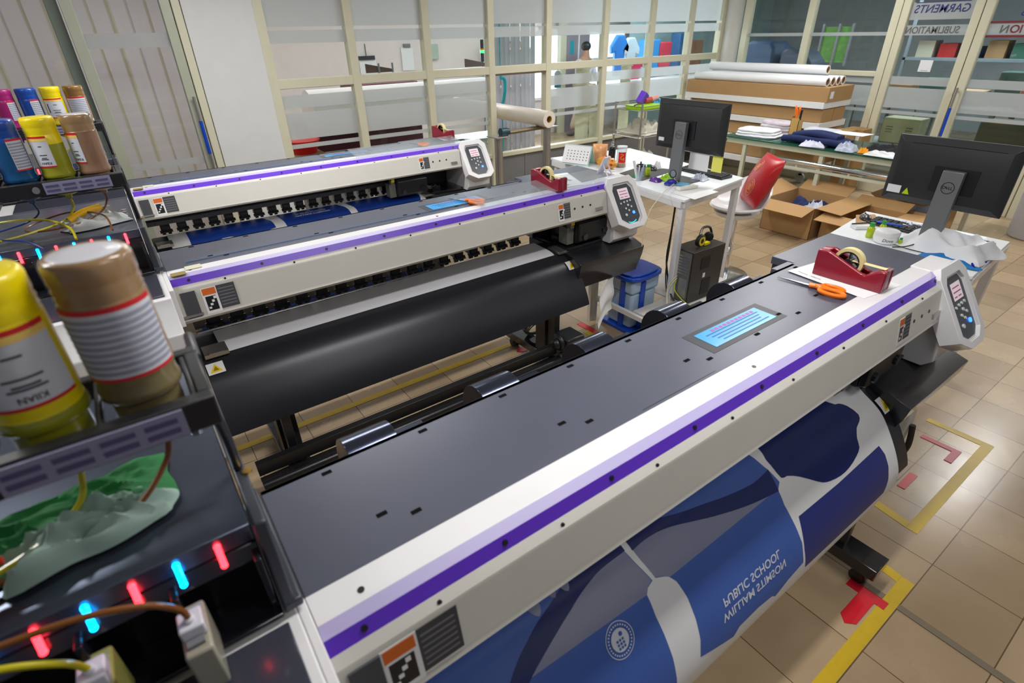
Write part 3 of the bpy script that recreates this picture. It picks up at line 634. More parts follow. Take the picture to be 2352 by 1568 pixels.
# ---------------------------------------------------------------- prints on the guides (the paper is its own thing)
b = B(); sheet(b, .145, 2.12, 0.005, _S[-1], .0012, 50)
pn = solo('print_sheet', b, PAPERG, 'white transfer paper with navy and blue school shirt panels on the nearest printer', 'print', (0, OFFS[0], 0), 'printed sheets on the machines', recalc=False)
A_ = [(1.52,.02),(1.85,.02),(1.907,.193),(1.953,.225),(1.985,.252),(2.000,.300),(1.975,.320),(1.939,.331),(1.91,.36),(1.9,.392),(1.863,.41),(1.80,.425),(1.74,.427),(1.674,.417),(1.63,.402),(1.583,.371),(1.533,.335),(1.49,.314),(1.463,.308),(1.463,.26),(1.465,.195)]
B_ = [(2.02,.436),(2.042,.48),(2.045,.53),(2.032,.575),(1.998,.623),(1.846,.622),(1.615,.618),(1.436,.613),(1.44,.55),(1.449,.495),(1.457,.439),(1.713,.443)]
C_ = [(.83,.02),(.83,.193),(.84,.257),(.846,.312),(.883,.326),(.9,.35),(.913,.405),(.915,.47),(.91,.526),(.896,.574),(.961,.591),(1.045,.614),(1.073,.595),(1.171,.592),(1.244,.6),(1.261,.614),(1.335,.595),(1.424,.584),(1.435,.518),(1.426,.453),(1.412,.378),(1.418,.33),(1.445,.314),(1.439,.265),(1.415,.194),(1.38,.02)]
Cs = smo([(.83,.218),(.88,.213),(.946,.219),(1.033,.245),(1.139,.28),(1.273,.312),(1.418,.333)])+smo([(1.439,.265),(1.347,.271),(1.23,.254),(1.079,.219),(.97,.190),(.83,.165)])
Cg = smo([(.833,.218),(.88,.213),(.946,.219),(1.033,.245),(1.139,.28),(1.273,.312),(1.37,.327)])+[(.889,.331),(.865,.318),(.846,.310)]
D_ = [(.15,.02),(.80,.02),(.805,.197),(.833,.312),(.808,.319),(.795,.33),(.792,.388),(.797,.439),(.8,.511),(.796,.568),(.788,.62),(.15,.63)]
Ds = smo([(.809,.205),(.719,.208),(.672,.218),(.609,.241),(.513,.278),(.416,.316),(.35,.36)])+smo([(.29,.36),(.385,.285),(.465,.24),(.53,.21),(.631,.180),(.809,.155)])
Dg = smo([(.805,.206),(.719,.208),(.672,.218),(.609,.241),(.513,.278),(.416,.316)])+[(.792,.330),(.81,.317),(.830,.310)]
def pp(nm, pts, off, mt, par=None, lb=None):
    b = B(); sflat(b, pts, off); return part(nm, b, mt, par or pn, recalc=False, label=lb)
pp('shirt_panel', sm(A_, 2), .0020, NAVYD, lb='deep navy shaped sleeve panel'); pp('side_strip', B_, .0020, mat('navy_strip', srgb(30, 44, 120), .42, var=.3, vs=60, stretch=(8, 1, 1)), lb='navy rectangular strip panel')
c1 = pp('shirt_panel', C_, .0020, MIDB, lb='mid blue shirt front panel with lettering'); pp('swoosh', Cs, .0028, NAVYD, c1); pp('grey_area', Cg, .0024, GREYL, c1)  # grey_area: grey-lilac polygon laid over the blue below the swoosh
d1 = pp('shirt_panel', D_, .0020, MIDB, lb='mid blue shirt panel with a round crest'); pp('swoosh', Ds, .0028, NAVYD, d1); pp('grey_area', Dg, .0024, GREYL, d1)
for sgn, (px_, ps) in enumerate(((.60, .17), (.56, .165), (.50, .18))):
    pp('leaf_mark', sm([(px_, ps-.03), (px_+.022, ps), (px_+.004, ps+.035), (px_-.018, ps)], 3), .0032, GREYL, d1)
def stext(s, size, x, s0, off, mt, par, sx=1., bold=.0006): return lettering(s, size, None, mt, par, f=lambda v: surf(x+v.x*sx, s0+v.y, off), cut=.008, sx=1., bold=bold)
stext('WILLIAM STIMSON', .036, 1.172, .528, .0034, INKW, c1, sx=1.06); stext('PUBLIC SCHOOL', .036, 1.172, .488, .0034, INKW, c1, sx=1.06)
def ring(b, x, s, r0, r1, off, n=36):
    for k in range(n):
        a0, a1 = 2*pi*k/n, 2*pi*(k+1)/n
        b.poly([surf(x+r0*cos(a0), s+r0*sin(a0), off), surf(x+r1*cos(a0), s+r1*sin(a0), off), surf(x+r1*cos(a1), s+r1*sin(a1), off), surf(x+r0*cos(a1), s+r0*sin(a1), off)])
b = B(); ring(b, .665, .375, .043, .045, .0034); ring(b, .665, .375, .0, .028, .0034)
for k in range(30):
    a = 2*pi*k/30; ring(b, .665+.036*cos(a), .375+.036*sin(a), 0, .0026, .0034, 5)
cr = part('crest', b, INKW, d1, recalc=False, label='round white school crest')
b = B()
for i in range(3):
    for j in range(3): x = .652+.009*i; s_ = .372+.009*j; b.poly([surf(x, s_, .004), surf(x+.006, s_, .004), surf(x+.006, s_+.006, .004), surf(x, s_+.006, .004)])
ring(b, .672, .362, 0, .006, .004, 8); part('crest_emblem', b, MIDB, cr, recalc=False)
# middle: blank strip
b = B(); sheet(b, .135, 2.10, .01, .212, .0012, 16, .0006); solo('paper_sheet', b, mat('blank_paper', srgb(226, 227, 234), .45), 'blank pale grey white paper edge lying across the middle printer platen', 'paper', (0, OFFS[1], 0), 'printed sheets on the machines', recalc=False)
# far: blue print
b = B(); sheet(b, .145, 2.12, .01, _S[-1], .0012, 40)
pf = solo('print_sheet', b, PAPERG, 'white transfer paper with bright navy panels showing below the farthest printer', 'print', (0, OFFS[2], 0), 'printed sheets on the machines', recalc=False)
NV2 = mat('royal_navy_print', srgb(18, 58, 146), .42)
pp('shirt_panel', [(.265,.03),(.80,.03),(.84,.12),(.845,.23),(.80,.24),(.78,.30),(.6,.32),(.60,.27),(.53,.235),(.47,.235),(.40,.27),(.33,.29),(.262,.30)], .002, NV2, pf)
b = B(); b.grid(lambda u, v: Vector((.145+1.975*u, .485+.03*sin(5*v+u), .268-.20*v)), 12, 10); pe = part('hanging_end', b, [NV2], pf, recalc=False, label='navy printed end of the sheet hanging down')
c2 = pp('shirt_panel', [(.905,.02),(1.385,.02),(1.43,.12),(1.44,.30),(.93,.31),(.92,.18)], .002, NV2, pf); pp('shirt_panel', [(1.46,.02),(2.03,.02),(2.09,.16),(2.05,.30),(1.5,.31),(1.49,.15)], .002, NV2, pf)
stext('WILLIAM STIMSON', .033, 1.16, .13, .0034, INKW, c2); stext('PUBLIC SCHOOL', .033, 1.16, .09, .0034, INKW, c2)
b = B(); b.cyl((.12, 0, 0), (2.15, 0, 0), .075, n=32); pr_ = solo('media_roll', b, PAPERG, 'roll of transfer paper at the back of the farthest printer', 'paper roll', (0, OFFS[2]+1.12, .52), 'paper rolls behind the printers'); 
b = B(); b.cyl((.12, 0, 0), (2.15, 0, 0), .075, n=32); solo('media_roll', b, PAPERG, 'roll of transfer paper at the back of the middle printer', 'paper roll', (0, OFFS[1]+1.12, .52), 'paper rolls behind the printers')

# ---------------------------------------------------------------- ink bottles (upside down in the trays)
def cylpatch(b, r, a0, a1, z0, z1, n=16, nz=1):
    b.grid(lambda u, v: Vector((r*cos(a0+(a1-a0)*u), r*sin(a0+(a1-a0)*u), z0+(z1-z0)*v)), n, nz); return b
LBG = mat('label_grey', srgb(150, 154, 172), .6); LBR = mat('label_red', srgb(205, 28, 40), .5); LBY = mat('label_yellow', srgb(240, 205, 110), .5); LBT = mat('label_text', srgb(50, 55, 70), .6)
def bottle(i, k, colname, body, low, split, style, a0, a1, where, hz=0):
    x = -.0675-.115*k; y = OFFS[i]+.858
    t = thing('ink_bottle', '%s ink bottle upside down on the %s printer%s' % (colname, NM[i], where), 'bottle', (x, y, 1.555), 'upturned ink bottles in the printer trays')
    pf = [(.0505, .0), (.0525, .003), (.0525, .012), (.0495, .026), (.0515, .038), (.0515, .150), (.0495, .154), (.0515, .158), (.0495, .163), (.0515, .168), (.0495, .173), (.0512, .179), (.0512, .200), (.0497, .206), (.046, .2095), (.041, .2085), (.0005, .2085)]
    pf = [q for q in pf if q[1] <= split]+[(.0515 if .03 < split < .15 else .0505, split+.0005)]+[q for q in pf if q[1] > split+.001]
    lo = [q for q in pf if q[1] <= split+.001]; up = [q for q in pf if q[1] >= split]
    b = B(); b.mi = 1; b.lathe(lo, n=40); b.mi = 0; b.lathe(up, n=40)
    b.mi = 2; b.lathe([(.0412, .2088), (.040, .2094), (.02, .2096), (.0005, .2092)], n=40); part('bottle_body', b, [body, low, WHB if k == 0 and i < 2 else body], t, ang=60)
    b = B(); b.lathe([(.0445, -.003), (.046, -.03), (.043, -.055), (.030, -.068), (.012, -.072), (.010, -.085), (.0005, -.085)], n=32); part('bottle_neck', b, low, t, ang=60)
    A0, A1 = radians(a0), radians(a1); R = .0524
    b = B(); cylpatch(b, R, A0, A1, .040, .148, 24); lb = part('label', b, mat('label_white', srgb(206, 210, 220), .5), t, recalc=False)
    [part('label_red_band', cylpatch(B(), R+.0004, A0, A1, q0, q1, 20), LBR, lb, recalc=False) for q0, q1 in ((.141, .1485), (.040, .045))]
    if style == 'text':
        b = B()
        for q in range(9): cylpatch(b, R+.0005, A0+.04, A1-.04, .050+q*.0098, .0560+q*.0098, 20)
        part('label_print', b, LBG, lb, recalc=False)
    else:
        c = A0+(A1-A0)*.55
        b = B(); cylpatch(b, R+.0004, A0, A1, .131, .141, 16); part('label_yellow_band', b, LBY, lb, recalc=False)
        b = B()
        for z, wd in ((.112, .22), (.082, .45), (.072, .32), (.067, .45)): cylpatch(b, R+.0005, c-wd*(A1-A0)*.42, c+wd*(A1-A0)*.42, z, z+.0032, 8)
        part('label_print', b, LBT, lb, recalc=False)
        if style == 'bar': part('bar_code', cylpatch(B(), R+.0005, A0+.25, A0+.38, .07, .12, 4), LBT, lb, recalc=False)
        lettering('KIIAN', .0125, None, LBR if 0 else LBT, lb, f=lambda v: Vector(((R+.0006)*cos(c-v.x/R), (R+.0006)*sin(c-v.x/R), .055-v.y)), cut=None, bold=.0002)
    return t
TAN = mat('brown_ink_bottle', srgb(152, 122, 88), .25, coat=.5, var=.55, vs=26, stretch=(1, 1, .25)); TAN2 = mat('olive_brown_ink', srgb(120, 108, 74), .22, coat=.5, var=.2); BRN = mat('clear_brown_ink', srgb(150, 116, 92), .15, coat=.6, var=.2)
YL = YEL; YL2 = mat('olive_yellow_ink', srgb(150, 150, 30), .2, coat=.5); BLI = mat('blue_ink', srgb(20, 70, 160), .28, coat=.4); BLI2 = mat('deep_blue_ink', srgb(16, 78, 128), .18, coat=.5); MGI = mat('magenta_ink', srgb(160, 30, 110), .28, coat=.4); MGI2 = mat('deep_magenta_ink', srgb(110, 14, 80), .2, coat=.4)
WHB = mat('white_plastic_reflection', srgb(214, 214, 224), .3, coat=.4)  # connector plastic; on brown bottle tops the pale colour paints in a reflection
bottle(0, 0, 'brown stained', TAN, TAN2, .038, 'text', -175, -20, ', largest in the foreground')
bottle(0, 1, 'bright yellow', YL, YL2, .020, 'bar', -150, -25, ', cut by the left photo edge')
bottle(1, 0, 'clear brown', TAN, BRN, .150, 'front', -165, -108, ', rightmost')
bottle(1, 1, 'yellow', YL, YL2, .118, 'front', -150, -82, ', second from right')
bottle(1, 2, 'blue', BLI, BLI2, .135, 'text', -82, -22, ', third from right')
bottle(1, 3, 'magenta', MGI, MGI2, .135, 'text', -82, -22, ', only its edge showing')
bottle(2, 0, 'brown capped', mat('brown_cap_ink', srgb(132, 96, 48), .3, coat=.4, var=.2), BRN, .150, 'text', -150, -35, ', rightmost of the four')
bottle(2, 1, 'yellow', YL, YL, .02, 'bar', -150, -40, ', between the blue and the brown bottles')
bottle(2, 2, 'blue', BLI, BLI, .135, 'text', -85, -30, ', third from the right')
bottle(2, 3, 'magenta', MGI, MGI, .135, 'text', -75, -25, ', fourth from the right')
# ---------------------------------------------------------------- ink hoses and cartridges
def hose(pts, r, mt, label, name='ink_hose'): return solo(name, B().tube(pts, r, 10, 8), mt, label, 'hose')
YH = mat('yellow_hose', srgb(190, 180, 20), .25, coat=.3); BH = mat('brown_hose', srgb(120, 72, 30), .25, coat=.3); NH = mat('blue_hose', srgb(20, 50, 120), .3)
hose([(-.0675, .858, 1.468), (-.068, .865, 1.44), (-.085, .86, 1.405), (-.14, .82, 1.375), (-.24, .80, 1.362), (-.38, .80, 1.36), (-.52, .83, 1.36)], .0045, BH, 'brown hose curving down from the foreground bottle to the left')
hose([(-.1825, .858, 1.468), (-.183, .86, 1.44), (-.20, .85, 1.40), (-.26, .82, 1.375), (-.38, .79, 1.365), (-.5, .80, 1.362)], .0045, YH, 'yellow hose curving down from the foreground yellow bottle')
hose([(-.5, .70, 1.38), (-.34, .665, 1.385), (-.22, .65, 1.38), (-.15, .64, 1.36), (-.118, .64, 1.325), (-.112, .64, 1.30)], .0045, BH, 'brown hose arching into the right cartridge on the nearest printer')
hose([(-.55, .68, 1.36), (-.38, .655, 1.372), (-.30, .645, 1.365), (-.245, .64, 1.33), (-.228, .64, 1.30)], .0045, YH, 'yellow hose arching into the left cartridge on the nearest printer')
def cartridge(x, tint, label):
    t = thing('ink_cartridge', label, 'cartridge', (x, .0, 0), 'ink cartridges plugged into the nearest printer')
    b = B(); b.box(-.018, .60, 1.181, .018, .69, 1.27); part('cartridge_body', b, mat('cloudy_'+tint[0], tint[1], .3, coat=.3), t, bevel=.004)
    b = B(); b.box(-.016, .625, 1.27, .016, .66, 1.294); b.cyl((0, .64, 1.29), (0, .64, 1.302), .007); part('connector', b, WHB, t, bevel=.003)
    b = B(); b.box(-.012, .612, 1.2705, .010, .624, 1.276); b.box(-.010, .663, 1.2705, .010, .675, 1.273); part('chip', b, GREYP, t)
cartridge(-.112, ('grey', srgb(160, 156, 140)), 'grey ink cartridge fed by the brown hose, in the lower left foreground')
cartridge(-.228, ('olive', srgb(150, 148, 80)), 'olive grey ink cartridge fed by the yellow hose, in the bottom left corner')
o1 = OFFS[1]
hose([(-.0675, o1+.858, 1.468), (-.07, o1+.87, 1.44), (-.10, o1+.87, 1.40), (-.18, o1+.84, 1.375), (-.30, o1+.82, 1.37), (-.36, o1+.88, 1.372), (-.30, o1+.96, 1.38), (-.20, o1+.93, 1.40), (-.10, o1+.80, 1.40), (-.085, o1+.70, 1.36)], .0035, BH, 'brown hose looping over the ink bay of the middle printer')
hose([(-.1825, o1+.858, 1.468), (-.185, o1+.87, 1.43), (-.23, o1+.87, 1.385), (-.34, o1+.82, 1.37), (-.48, o1+.78, 1.365), (-.62, o1+.78, 1.37)], .0045, YH, 'yellow hose running left across the middle ink bay')
hose([(-.62, o1+.90, 1.38), (-.45, o1+.93, 1.40), (-.30, o1+.88, 1.40), (-.22, o1+.78, 1.38), (-.205, o1+.70, 1.35)], .0045, YH, 'yellow hose arching forward over the middle ink bay')
hose([(-.2975, o1+.858, 1.468), (-.30, o1+.90, 1.42), (-.36, o1+.95, 1.38), (-.48, o1+.86, 1.37), (-.36, o1+.74, 1.365), (-.31, o1+.69, 1.34)], .003, NH, 'thin dark blue hose crossing the middle ink bay')
for ii in (2,):
    o2 = OFFS[ii]
    hose([(-.1825, o2+.858, 1.468), (-.19, o2+.86, 1.42), (-.26, o2+.84, 1.375), (-.36, o2+.80, 1.37)], .004, YH, 'yellow hose below the far row of bottles')
# things lying on the ink bays
b = B(); cloth(b, -.25, .885, 1.347, .18, .075, .035, 3, 26, 16, .18, True); solo('packet', b, [GRCLOTH], 'green and white crumpled packet lying on the nearest ink bay', 'packet')
b = B(); cloth(b, -.20, .83, 1.350, .11, .045, .055, 8, 26, 14, .2, True); solo('crumpled_tissue', b, mat('pale_green_tissue', srgb(150, 176, 166), .8), 'pale crumpled tissue on top of the green packet', 'tissue')
b = B(); b.tube([(-.36, .80, 1.388), (-.29, .805, 1.39)], .006, 8); q = solo('pliers', b, mat('red_grip', srgb(214, 50, 30), .4), 'red gripped pliers poking in at the left edge beside the tissue', 'tool'); part('handle', B().tube([(-.36, .782, 1.388), (-.30, .79, 1.388)], .006, 8), mat('red_grip', (1, 0, 0)), q)
b = B(); cloth(b, -.14, o1+.90, 1.347, .12, .075, .05, 5, 24, 12, .3, True); solo('crumpled_tissue', b, mat('grey_tissue', srgb(176, 180, 180), .8), 'grey white crumpled tissue on the middle ink bay', 'tissue')
b = B(); b.tube([(-.215, o1+.86, 1.385), (-.16, o1+.88, 1.405), (-.10, o1+.90, 1.41)], .013, 10); q = solo('utility_knife', b, mat('amber_plastic', srgb(236, 180, 10), .35), 'yellow utility knife lying on the grey tissue', 'knife'); part('blade', B().box(-.10, o1+.895, 1.408, -.07, o1+.905, 1.411), CHROME, q)
# ================================================================= THINGS ON THE PRINTERS
def instr(i, y0, y1, x0, x1, tilt=0.):
    b = B(); b.mi = 1; b.box(x0-.035, y0-.018, 1.1553, x1+.035, y1+.018, 1.1558); b.mi = 0; b.box(x0, y0, 1.1559, x1, y1, 1.1568)
    o = part('instruction_sheet', b, [BLUEL, mat('laminate_border', (.045, .045, .055), .42, spec=.3)], PR[i], label='laminated bright blue instruction sheet')
    b = B(); h = (y1-y0)
    for k in range(4):
        y = y1-.028-k*h*.17; b.box(x0+.03+.01*k, y, 1.1569, x1-.02-.012*(k % 3), y+h*.055, 1.1572)
    part('sheet_text', b, mat('sheet_text_blue', srgb(10, 90, 150), .45), o)
    b = B()
    for k in range(11): b.box(x0+.07+k*.021, y1-.02, 1.1569, x0+.07+k*.021+.015, y1-.008, 1.1572)
    part('sheet_heading', b, mat('sheet_heading', srgb(150, 84, 150), .45), o)
instr(0, .778, .863, 1.312, 1.637); instr(1, .770, .868, 1.345, 1.682); instr(2, .835, .895, 1.39, 1.752)
def dispenser(loc, rz, label):
    t = thing('tape_dispenser', label, 'tape dispenser', loc, 'tape dispensers on the printers', rz)
    # local: length along -y (back 0 to front -.245), width x
    b = B()
    pf = [(0, 0), (0, .098), (-.035, .102), (-.05, .098), (-.165, .052), (-.18, .050), (-.19, .056), (-.225, .078), (-.243, .078), (-.246, .07), (-.246, 0)]
    b.prism(pf, -.036, -.018); b.prism(pf, .018, .036)
    b.prism([(0, 0), (0, .098), (-.035, .102), (-.035, .0)], -.018, .018); b.prism([(-.185, 0), (-.185, .055), (-.225, .078), (-.243, .078), (-.246, 0)], -.018, .018); b.box(-.018, -.19, 0, .018, -.03, .012)
    part('dispenser_body', b, RED, t, bevel=.004)
    b = B(); b.pipe((-.0125, -.105, .072), (.0125, -.105, .072), .052, .040, 40); b.box(-.012, -.232, .0795, .012, -.115, .0803, Matrix.Rotation(0, 4, 'X')); part('tape_roll', b, TAPEC, t, ang=50)
    b = B(); b.cyl((-.016, -.105, .072), (.016, -.105, .072), .014); b.pipe((-.011, -.105, .072), (.011, -.105, .072), .039, .034, 32)
    for k in range(3): a = 2*pi*k/3; b.box(-.008, -.003, .012, .008, .003, .037, Matrix.Translation((0, -.105, .072)) @ Matrix.Rotation(a, 4, 'X'))
    part('spool', b, BK, t)
    b = B(); b.box(-.017, -.2455, .078, .017, -.240, .083); part('cutter_blade', b, RED if 0 else STEEL, t)
    return t
# papers under the dispensers
b = B(); b.prism([(2.025, .965), (1.995, .665), (2.215, .635), (2.262, .935)], 1.1585, 1.1595, 'z'); o = solo('printed_paper', b, PAPER, 'white printed page under the maroon tape dispenser on the nearest printer', 'paper', group='pages under the tape dispensers')
lettering('(c) sung pad', .022, frame((2.225, .78, 1.1598), (-.13, -.99, 0), (.99, -.13, 0)), BK, o); lettering('Please return', .018, frame((2.045, .89, 1.1598), (-.1, -.99, 0), (.99, -.1, 0)), BK, o)
b = B(); b.prism([(2.20, 2.855), (2.14, 2.52), (2.34, 2.485), (2.47, 2.80)], 1.1605, 1.1615, 'z'); o = solo('printed_paper', b, PAPER, 'white page with grey pictures under the dispenser on the middle printer', 'paper', group='pages under the tape dispensers')
b = B(); b.prism([(2.30, 2.74), (2.32, 2.75), (2.36, 2.62), (2.33, 2.61)], 1.1616, 1.162, 'z'); b.prism([(2.21, 2.60), (2.26, 2.61), (2.27, 2.54), (2.22, 2.53)], 1.1616, 1.162, 'z'); part('picture', b, GREYP, o)
b = B(); b.prism([(2.50, 4.74), (2.46, 4.47), (2.66, 4.42), (2.74, 4.66)], 1.1605, 1.1615, 'z'); solo('printed_paper', b, PAPER, 'white page under the dispenser on the farthest printer', 'paper', group='pages under the tape dispensers')
dispenser((2.105, .895, 1.160), .03, 'maroon tape dispenser with cream tape on the nearest printer')
dispenser((2.105, 2.690, 1.162), .10, 'maroon tape dispenser on the middle printer, seen end on')
dispenser((2.50, 4.70, 1.162), .15, 'small maroon tape dispenser on the farthest printer by the partition')
def scissors(tip, rz, label, z=1.158, s=1.):
    t = thing('scissors', label, 'scissors', (tip[0], tip[1], z), 'orange handled scissors on the printers', rz)
    # local: tip at origin, handles towards -y
    M = Matrix.Scale(s, 4)
    b = B(); b.prism([(0, 0), (.010, -.13), (-.004, -.14), (-.007, -.12)], .001, .003, 'z', M); part('blade', b, mat('scissor_steel', (.45, .5, .54), .2, metal=1), t)
    b = B(); b.prism([(.002, -.004), (.014, -.13), (.004, -.14), (-.003, -.12)], .004, .006, 'z', M); b.cyl(M @ Vector((.003, -.125, .006)), M @ Vector((.003, -.125, .009)), .005); part('blade', b, mat('scissor_steel', (1, 1, 1)), t)
    for sx, L_, w_ in ((-1, .10, .030), (1, .085, .024)):
        b = B(); pts = []
        cx_, cy_ = sx*.020, -.14-L_*.62
        for k in range(17):
            a = 2*pi*k/16+pi/2; pts.append(M @ Vector((cx_+w_*.72*cos(a)-(.014*sx if k in (0, 16) else 0), cy_+L_*.42*sin(a), .010)))
        b.tube(pts, .0078*s, 10, 3); b.tube([M @ Vector((.003-sx*.004, -.118, .006)), M @ Vector((.003+sx*.002, -.145, .009)), M @ Vector((cx_-.008*sx, cy_+L_*.40, .010))], .0085*s, 10)
        part('handle', b, ORANGE, t)
    return t
scissors((1.935, .955), .12, 'orange handled scissors lying beside the dispenser on the nearest printer', 1.157)
scissors((1.515, 2.755), .46, 'orange handled scissors lying across the blue sheet on the middle printer', 1.158)
scissors((2.15, 4.56), .30, 'orange handled scissors on the farthest printer', 1.161)
t = thing('phone_stand', 'white plastic phone stand leaning on the right plate of the middle printer', 'stand', (2.585, 2.60, 1.163), rz=.25)
Mp = Matrix.Translation((0, 0, .004)) @ Matrix.Rotation(radians(24), 4, 'X')
part('back_plate', B().box(-.04, 0, 0, .04, .012, .125, Mp), mat('lilac_white_plastic', srgb(214, 212, 228), .35, coat=.2), t, bevel=.008)
b = B(); b.tube([(-.025, -.03, .075), (-.027, -.075, .004)], .005); b.tube([(.025, -.03, .075), (.027, -.075, .004)], .005); b.tube([(-.026, -.052, .040), (.026, -.052, .040)], .005); part('prop_leg', b, MATS['lilac_white_plastic'], t)

# ================================================================= DESKS
def desk(label, quad, z, legs, th=.035, mt=DESKW):
    cx = sum(q[0] for q in quad)/4; cy = sum(q[1] for q in quad)/4
    t = thing('desk', label, 'desk', (cx, cy, 0), 'white steel framed work desks')
    q = [(x-cx, y-cy) for x, y in quad]
    b = B(); b.prism(q, z-.018, z, 'z'); part('desktop', b, mt, t, bevel=.002)
    b = B(); k = .97
    ins = [(x*k, y*k) for x, y in q]
    for i in range(4):
        (x0, y0), (x1, y1) = ins[i], ins[(i+1) % 4]; d = Vector((x1-x0, y1-y0, 0)); n_ = Vector((-d.y, d.x, 0)).normalized()*.018
        b.prism([(x0-n_.x, y0-n_.y), (x1-n_.x, y1-n_.y), (x1+n_.x, y1+n_.y), (x0+n_.x, y0+n_.y)], z-.065, z-.0185, 'z')
    part('apron', b, WP, t, bevel=.002)
    for (lx, ly) in legs:
        b = B(); b.box(lx-cx-.022, ly-cy-.022, 0, lx-cx+.022, ly-cy+.022, z-.066); part('leg', b, WP, t, bevel=.002)
    return t
DK1 = desk('white desk in the middle holding the crowded monitor beside the middle printer', [(3.068, 2.263), (3.925, 2.381), (4.16, 3.80), (3.284, 3.958)], .98, [(3.10, 2.30), (3.885, 2.41), (3.32, 3.90), (4.10, 3.76)])
desk('white desk with the large monitor at the right edge', [(3.224, .650), (3.947, .705), (3.944, 1.471), (3.225, 1.386)], .92, [(3.255, .665), (3.91, .73), (3.255, 1.35), (3.91, 1.44)])
# low shelf frame with pc
def mv(b, x, y, t=DK1):
    bmesh.ops.translate(b.bm, verts=b.bm.verts[:], vec=(x-t.location.x, y-t.location.y, 0)); return b
b = B(); b.box(-.262, -.35, .205, .75, .03, .215); b.box(.115, .03, .205, .75, .35, .215); part('shelf_board', mv(b, 3.0, 2.3), mat('dusty_white', srgb(206, 204, 200), .6), DK1, label='dusty white lower shelf')
b = B(); b.box(-.29, -.35, .17, -.262, .40, .204); b.box(-.262, -.35, .17, .75, -.325, .204); b.box(.72, -.325, .17, .75, .35, .204); part('shelf_rail', mv(b, 3.0, 2.3), W, DK1)
for x, y in ((-.335, .43), (-.29, .43), (.735, .42)): b = B(); b.box(x, y-.03, 0, x+.03, y, .37 if x < 0 else .2); part('shelf_post', mv(b, 3.0, 2.3), mat('cream_post', srgb(212, 208, 196), .5), DK1)
for x in (-.29, .72): b = B(); b.box(x, -.35, 0, x+.03, -.32, .169); part('shelf_post', mv(b, 3.0, 2.3), W, DK1)
t = thing('computer_tower', 'black computer tower standing on the lower shelf of the middle desk', 'computer', (3.12, 2.16, .216), rz=-.02)
b = B(); b.box(0, 0, 0, .36, .19, .40); part('case', b, mat('black_case', (.018, .017, .016), .45), t, bevel=.004)
b = B(); b.box(-.003, .01, .01, .0, .18, .39); b.mi = 1
for k in range(7): b.box(-.005, .03, .22+k*.022, -.003, .16, .228+k*.022)
b.box(-.006, .02, .04, -.003, .09, .19); b.mi = 0; part('rear_panel', b, [mat('perforated_grey', (.12, .12, .11), .5), STEEL], t)
b = B(); b.box(.14, -.002, .18, .165, 0, .215); part('sticker', b, PAPER, t); b = B(); b.box(.10, -.0025, .25, .20, 0, .34); b.box(.14, -.0025, .04, .24, 0, .16); part('side_vent', b, mat('vent_black', (.008, .008, .007), .7), t)
t = thing('headphones', 'black and yellow headphones resting on the computer tower', 'headphones', (3.27, 2.235, .617))
part('ear_cup', B().cyl((-.02, -.035, .05), (-.02, -.005, .052), .045), BK, t, bevel=.006); part('ear_cup', B().cyl((.13, .02, .035), (.15, .03, .037), .035), BK, t, bevel=.006)
b = B(); b.pipe((-.02, -.037, .05), (-.02, -.036, .05), .034, .018); part('yellow_ring', b, YEL, t)
b = B(); b.tube([(-.02, -.01, .085), (.06, .03, .115), (.15, .035, .10), (.17, .02, .04)], .009); part('headband', b, BK, t); b = B(); b.box(.03, -.03, .003, .09, .0, .02); part('yellow_pad', b, YEL, t)
# pedal bin
t = thing('pedal_bin', 'blue lidded pale plastic bin beside the low white shelf', 'bin', (2.90, 2.50, 0))
b = B(); b.prism([(-.13, -.12), (.13, -.12), (.13, .12), (-.13, .12)], .03, .31, 'z'); b.prism([(-.145, -.13), (.145, -.13), (.145, .13), (-.145, .13)], .31, .42, 'z'); part('bin_body', b, mat('pale_blue_plastic', srgb(170, 196, 222), .35), t, bevel=.02)
b = B(); b.prism(sm([(-.165, -.14), (.13, -.15), (.19, 0), (.15, .14), (-.15, .15)], 4), .425, .45, 'z'); b.prism(sm([(-.14, -.12), (.11, -.13), (.16, 0), (.13, .12), (-.13, .13)], 4), .45, .462, 'z'); part('lid', b, BLUEP, t, bevel=.008)
b = B(); b.cyl((-.02, 0, .462), (-.02, 0, .464), .014); part('lid_sticker', b, PAPER, t)
b = B(); b.box(-.165, -.17, 0, .17, .16, .03); b.box(-.15, -.06, .03, -.132, -.01, .40); b.box(-.06, -.14, .03, -.01, -.122, .40); part('bin_frame', b, BLUEP, t, bevel=.006)
# cables
def cable(pts, r, mt, label, name='cable'): return solo(name, B().tube(pts, r, 8, 6), mt, label, 'cable')
BCAB = mat('black_cable', (.012, .012, .014), .4); WCAB = mat('cream_cable', srgb(214, 206, 180), .45); YCAB = mat('green_yellow_cable', srgb(196, 210, 40), .45)
cable([(3.22, 2.45, .90), (3.20, 2.44, .70), (3.16, 2.42, .50), (3.17, 2.40, .36), (3.10, 2.32, .30), (3.07, 2.22, .225), (3.10, 2.16, .225)], .007, BCAB, 'black power cable hanging beside the desk leg')
cable([(3.24, 2.47, .90), (3.23, 2.46, .60), (3.12, 2.38, .40), (3.07, 2.30, .24)], .005, BCAB, 'second black cable hanging behind the desk leg')
cable([(3.10, 2.26, .42), (3.05, 2.28, .36), (2.98, 2.24, .30), (2.86, 2.12, .20), (2.72, 1.98, .12), (2.62, 1.96, .03), (2.68, 2.05, .01)], .0035, WCAB, 'cream cable running from the tower over the shelf rail to the floor')
cable([(3.10, 2.26, .40), (3.02, 2.26, .33), (2.90, 2.16, .26), (2.80, 2.02, .10), (2.74, 1.92, .01)], .0035, WCAB, 'second cream cable looping down in front of the shelf')
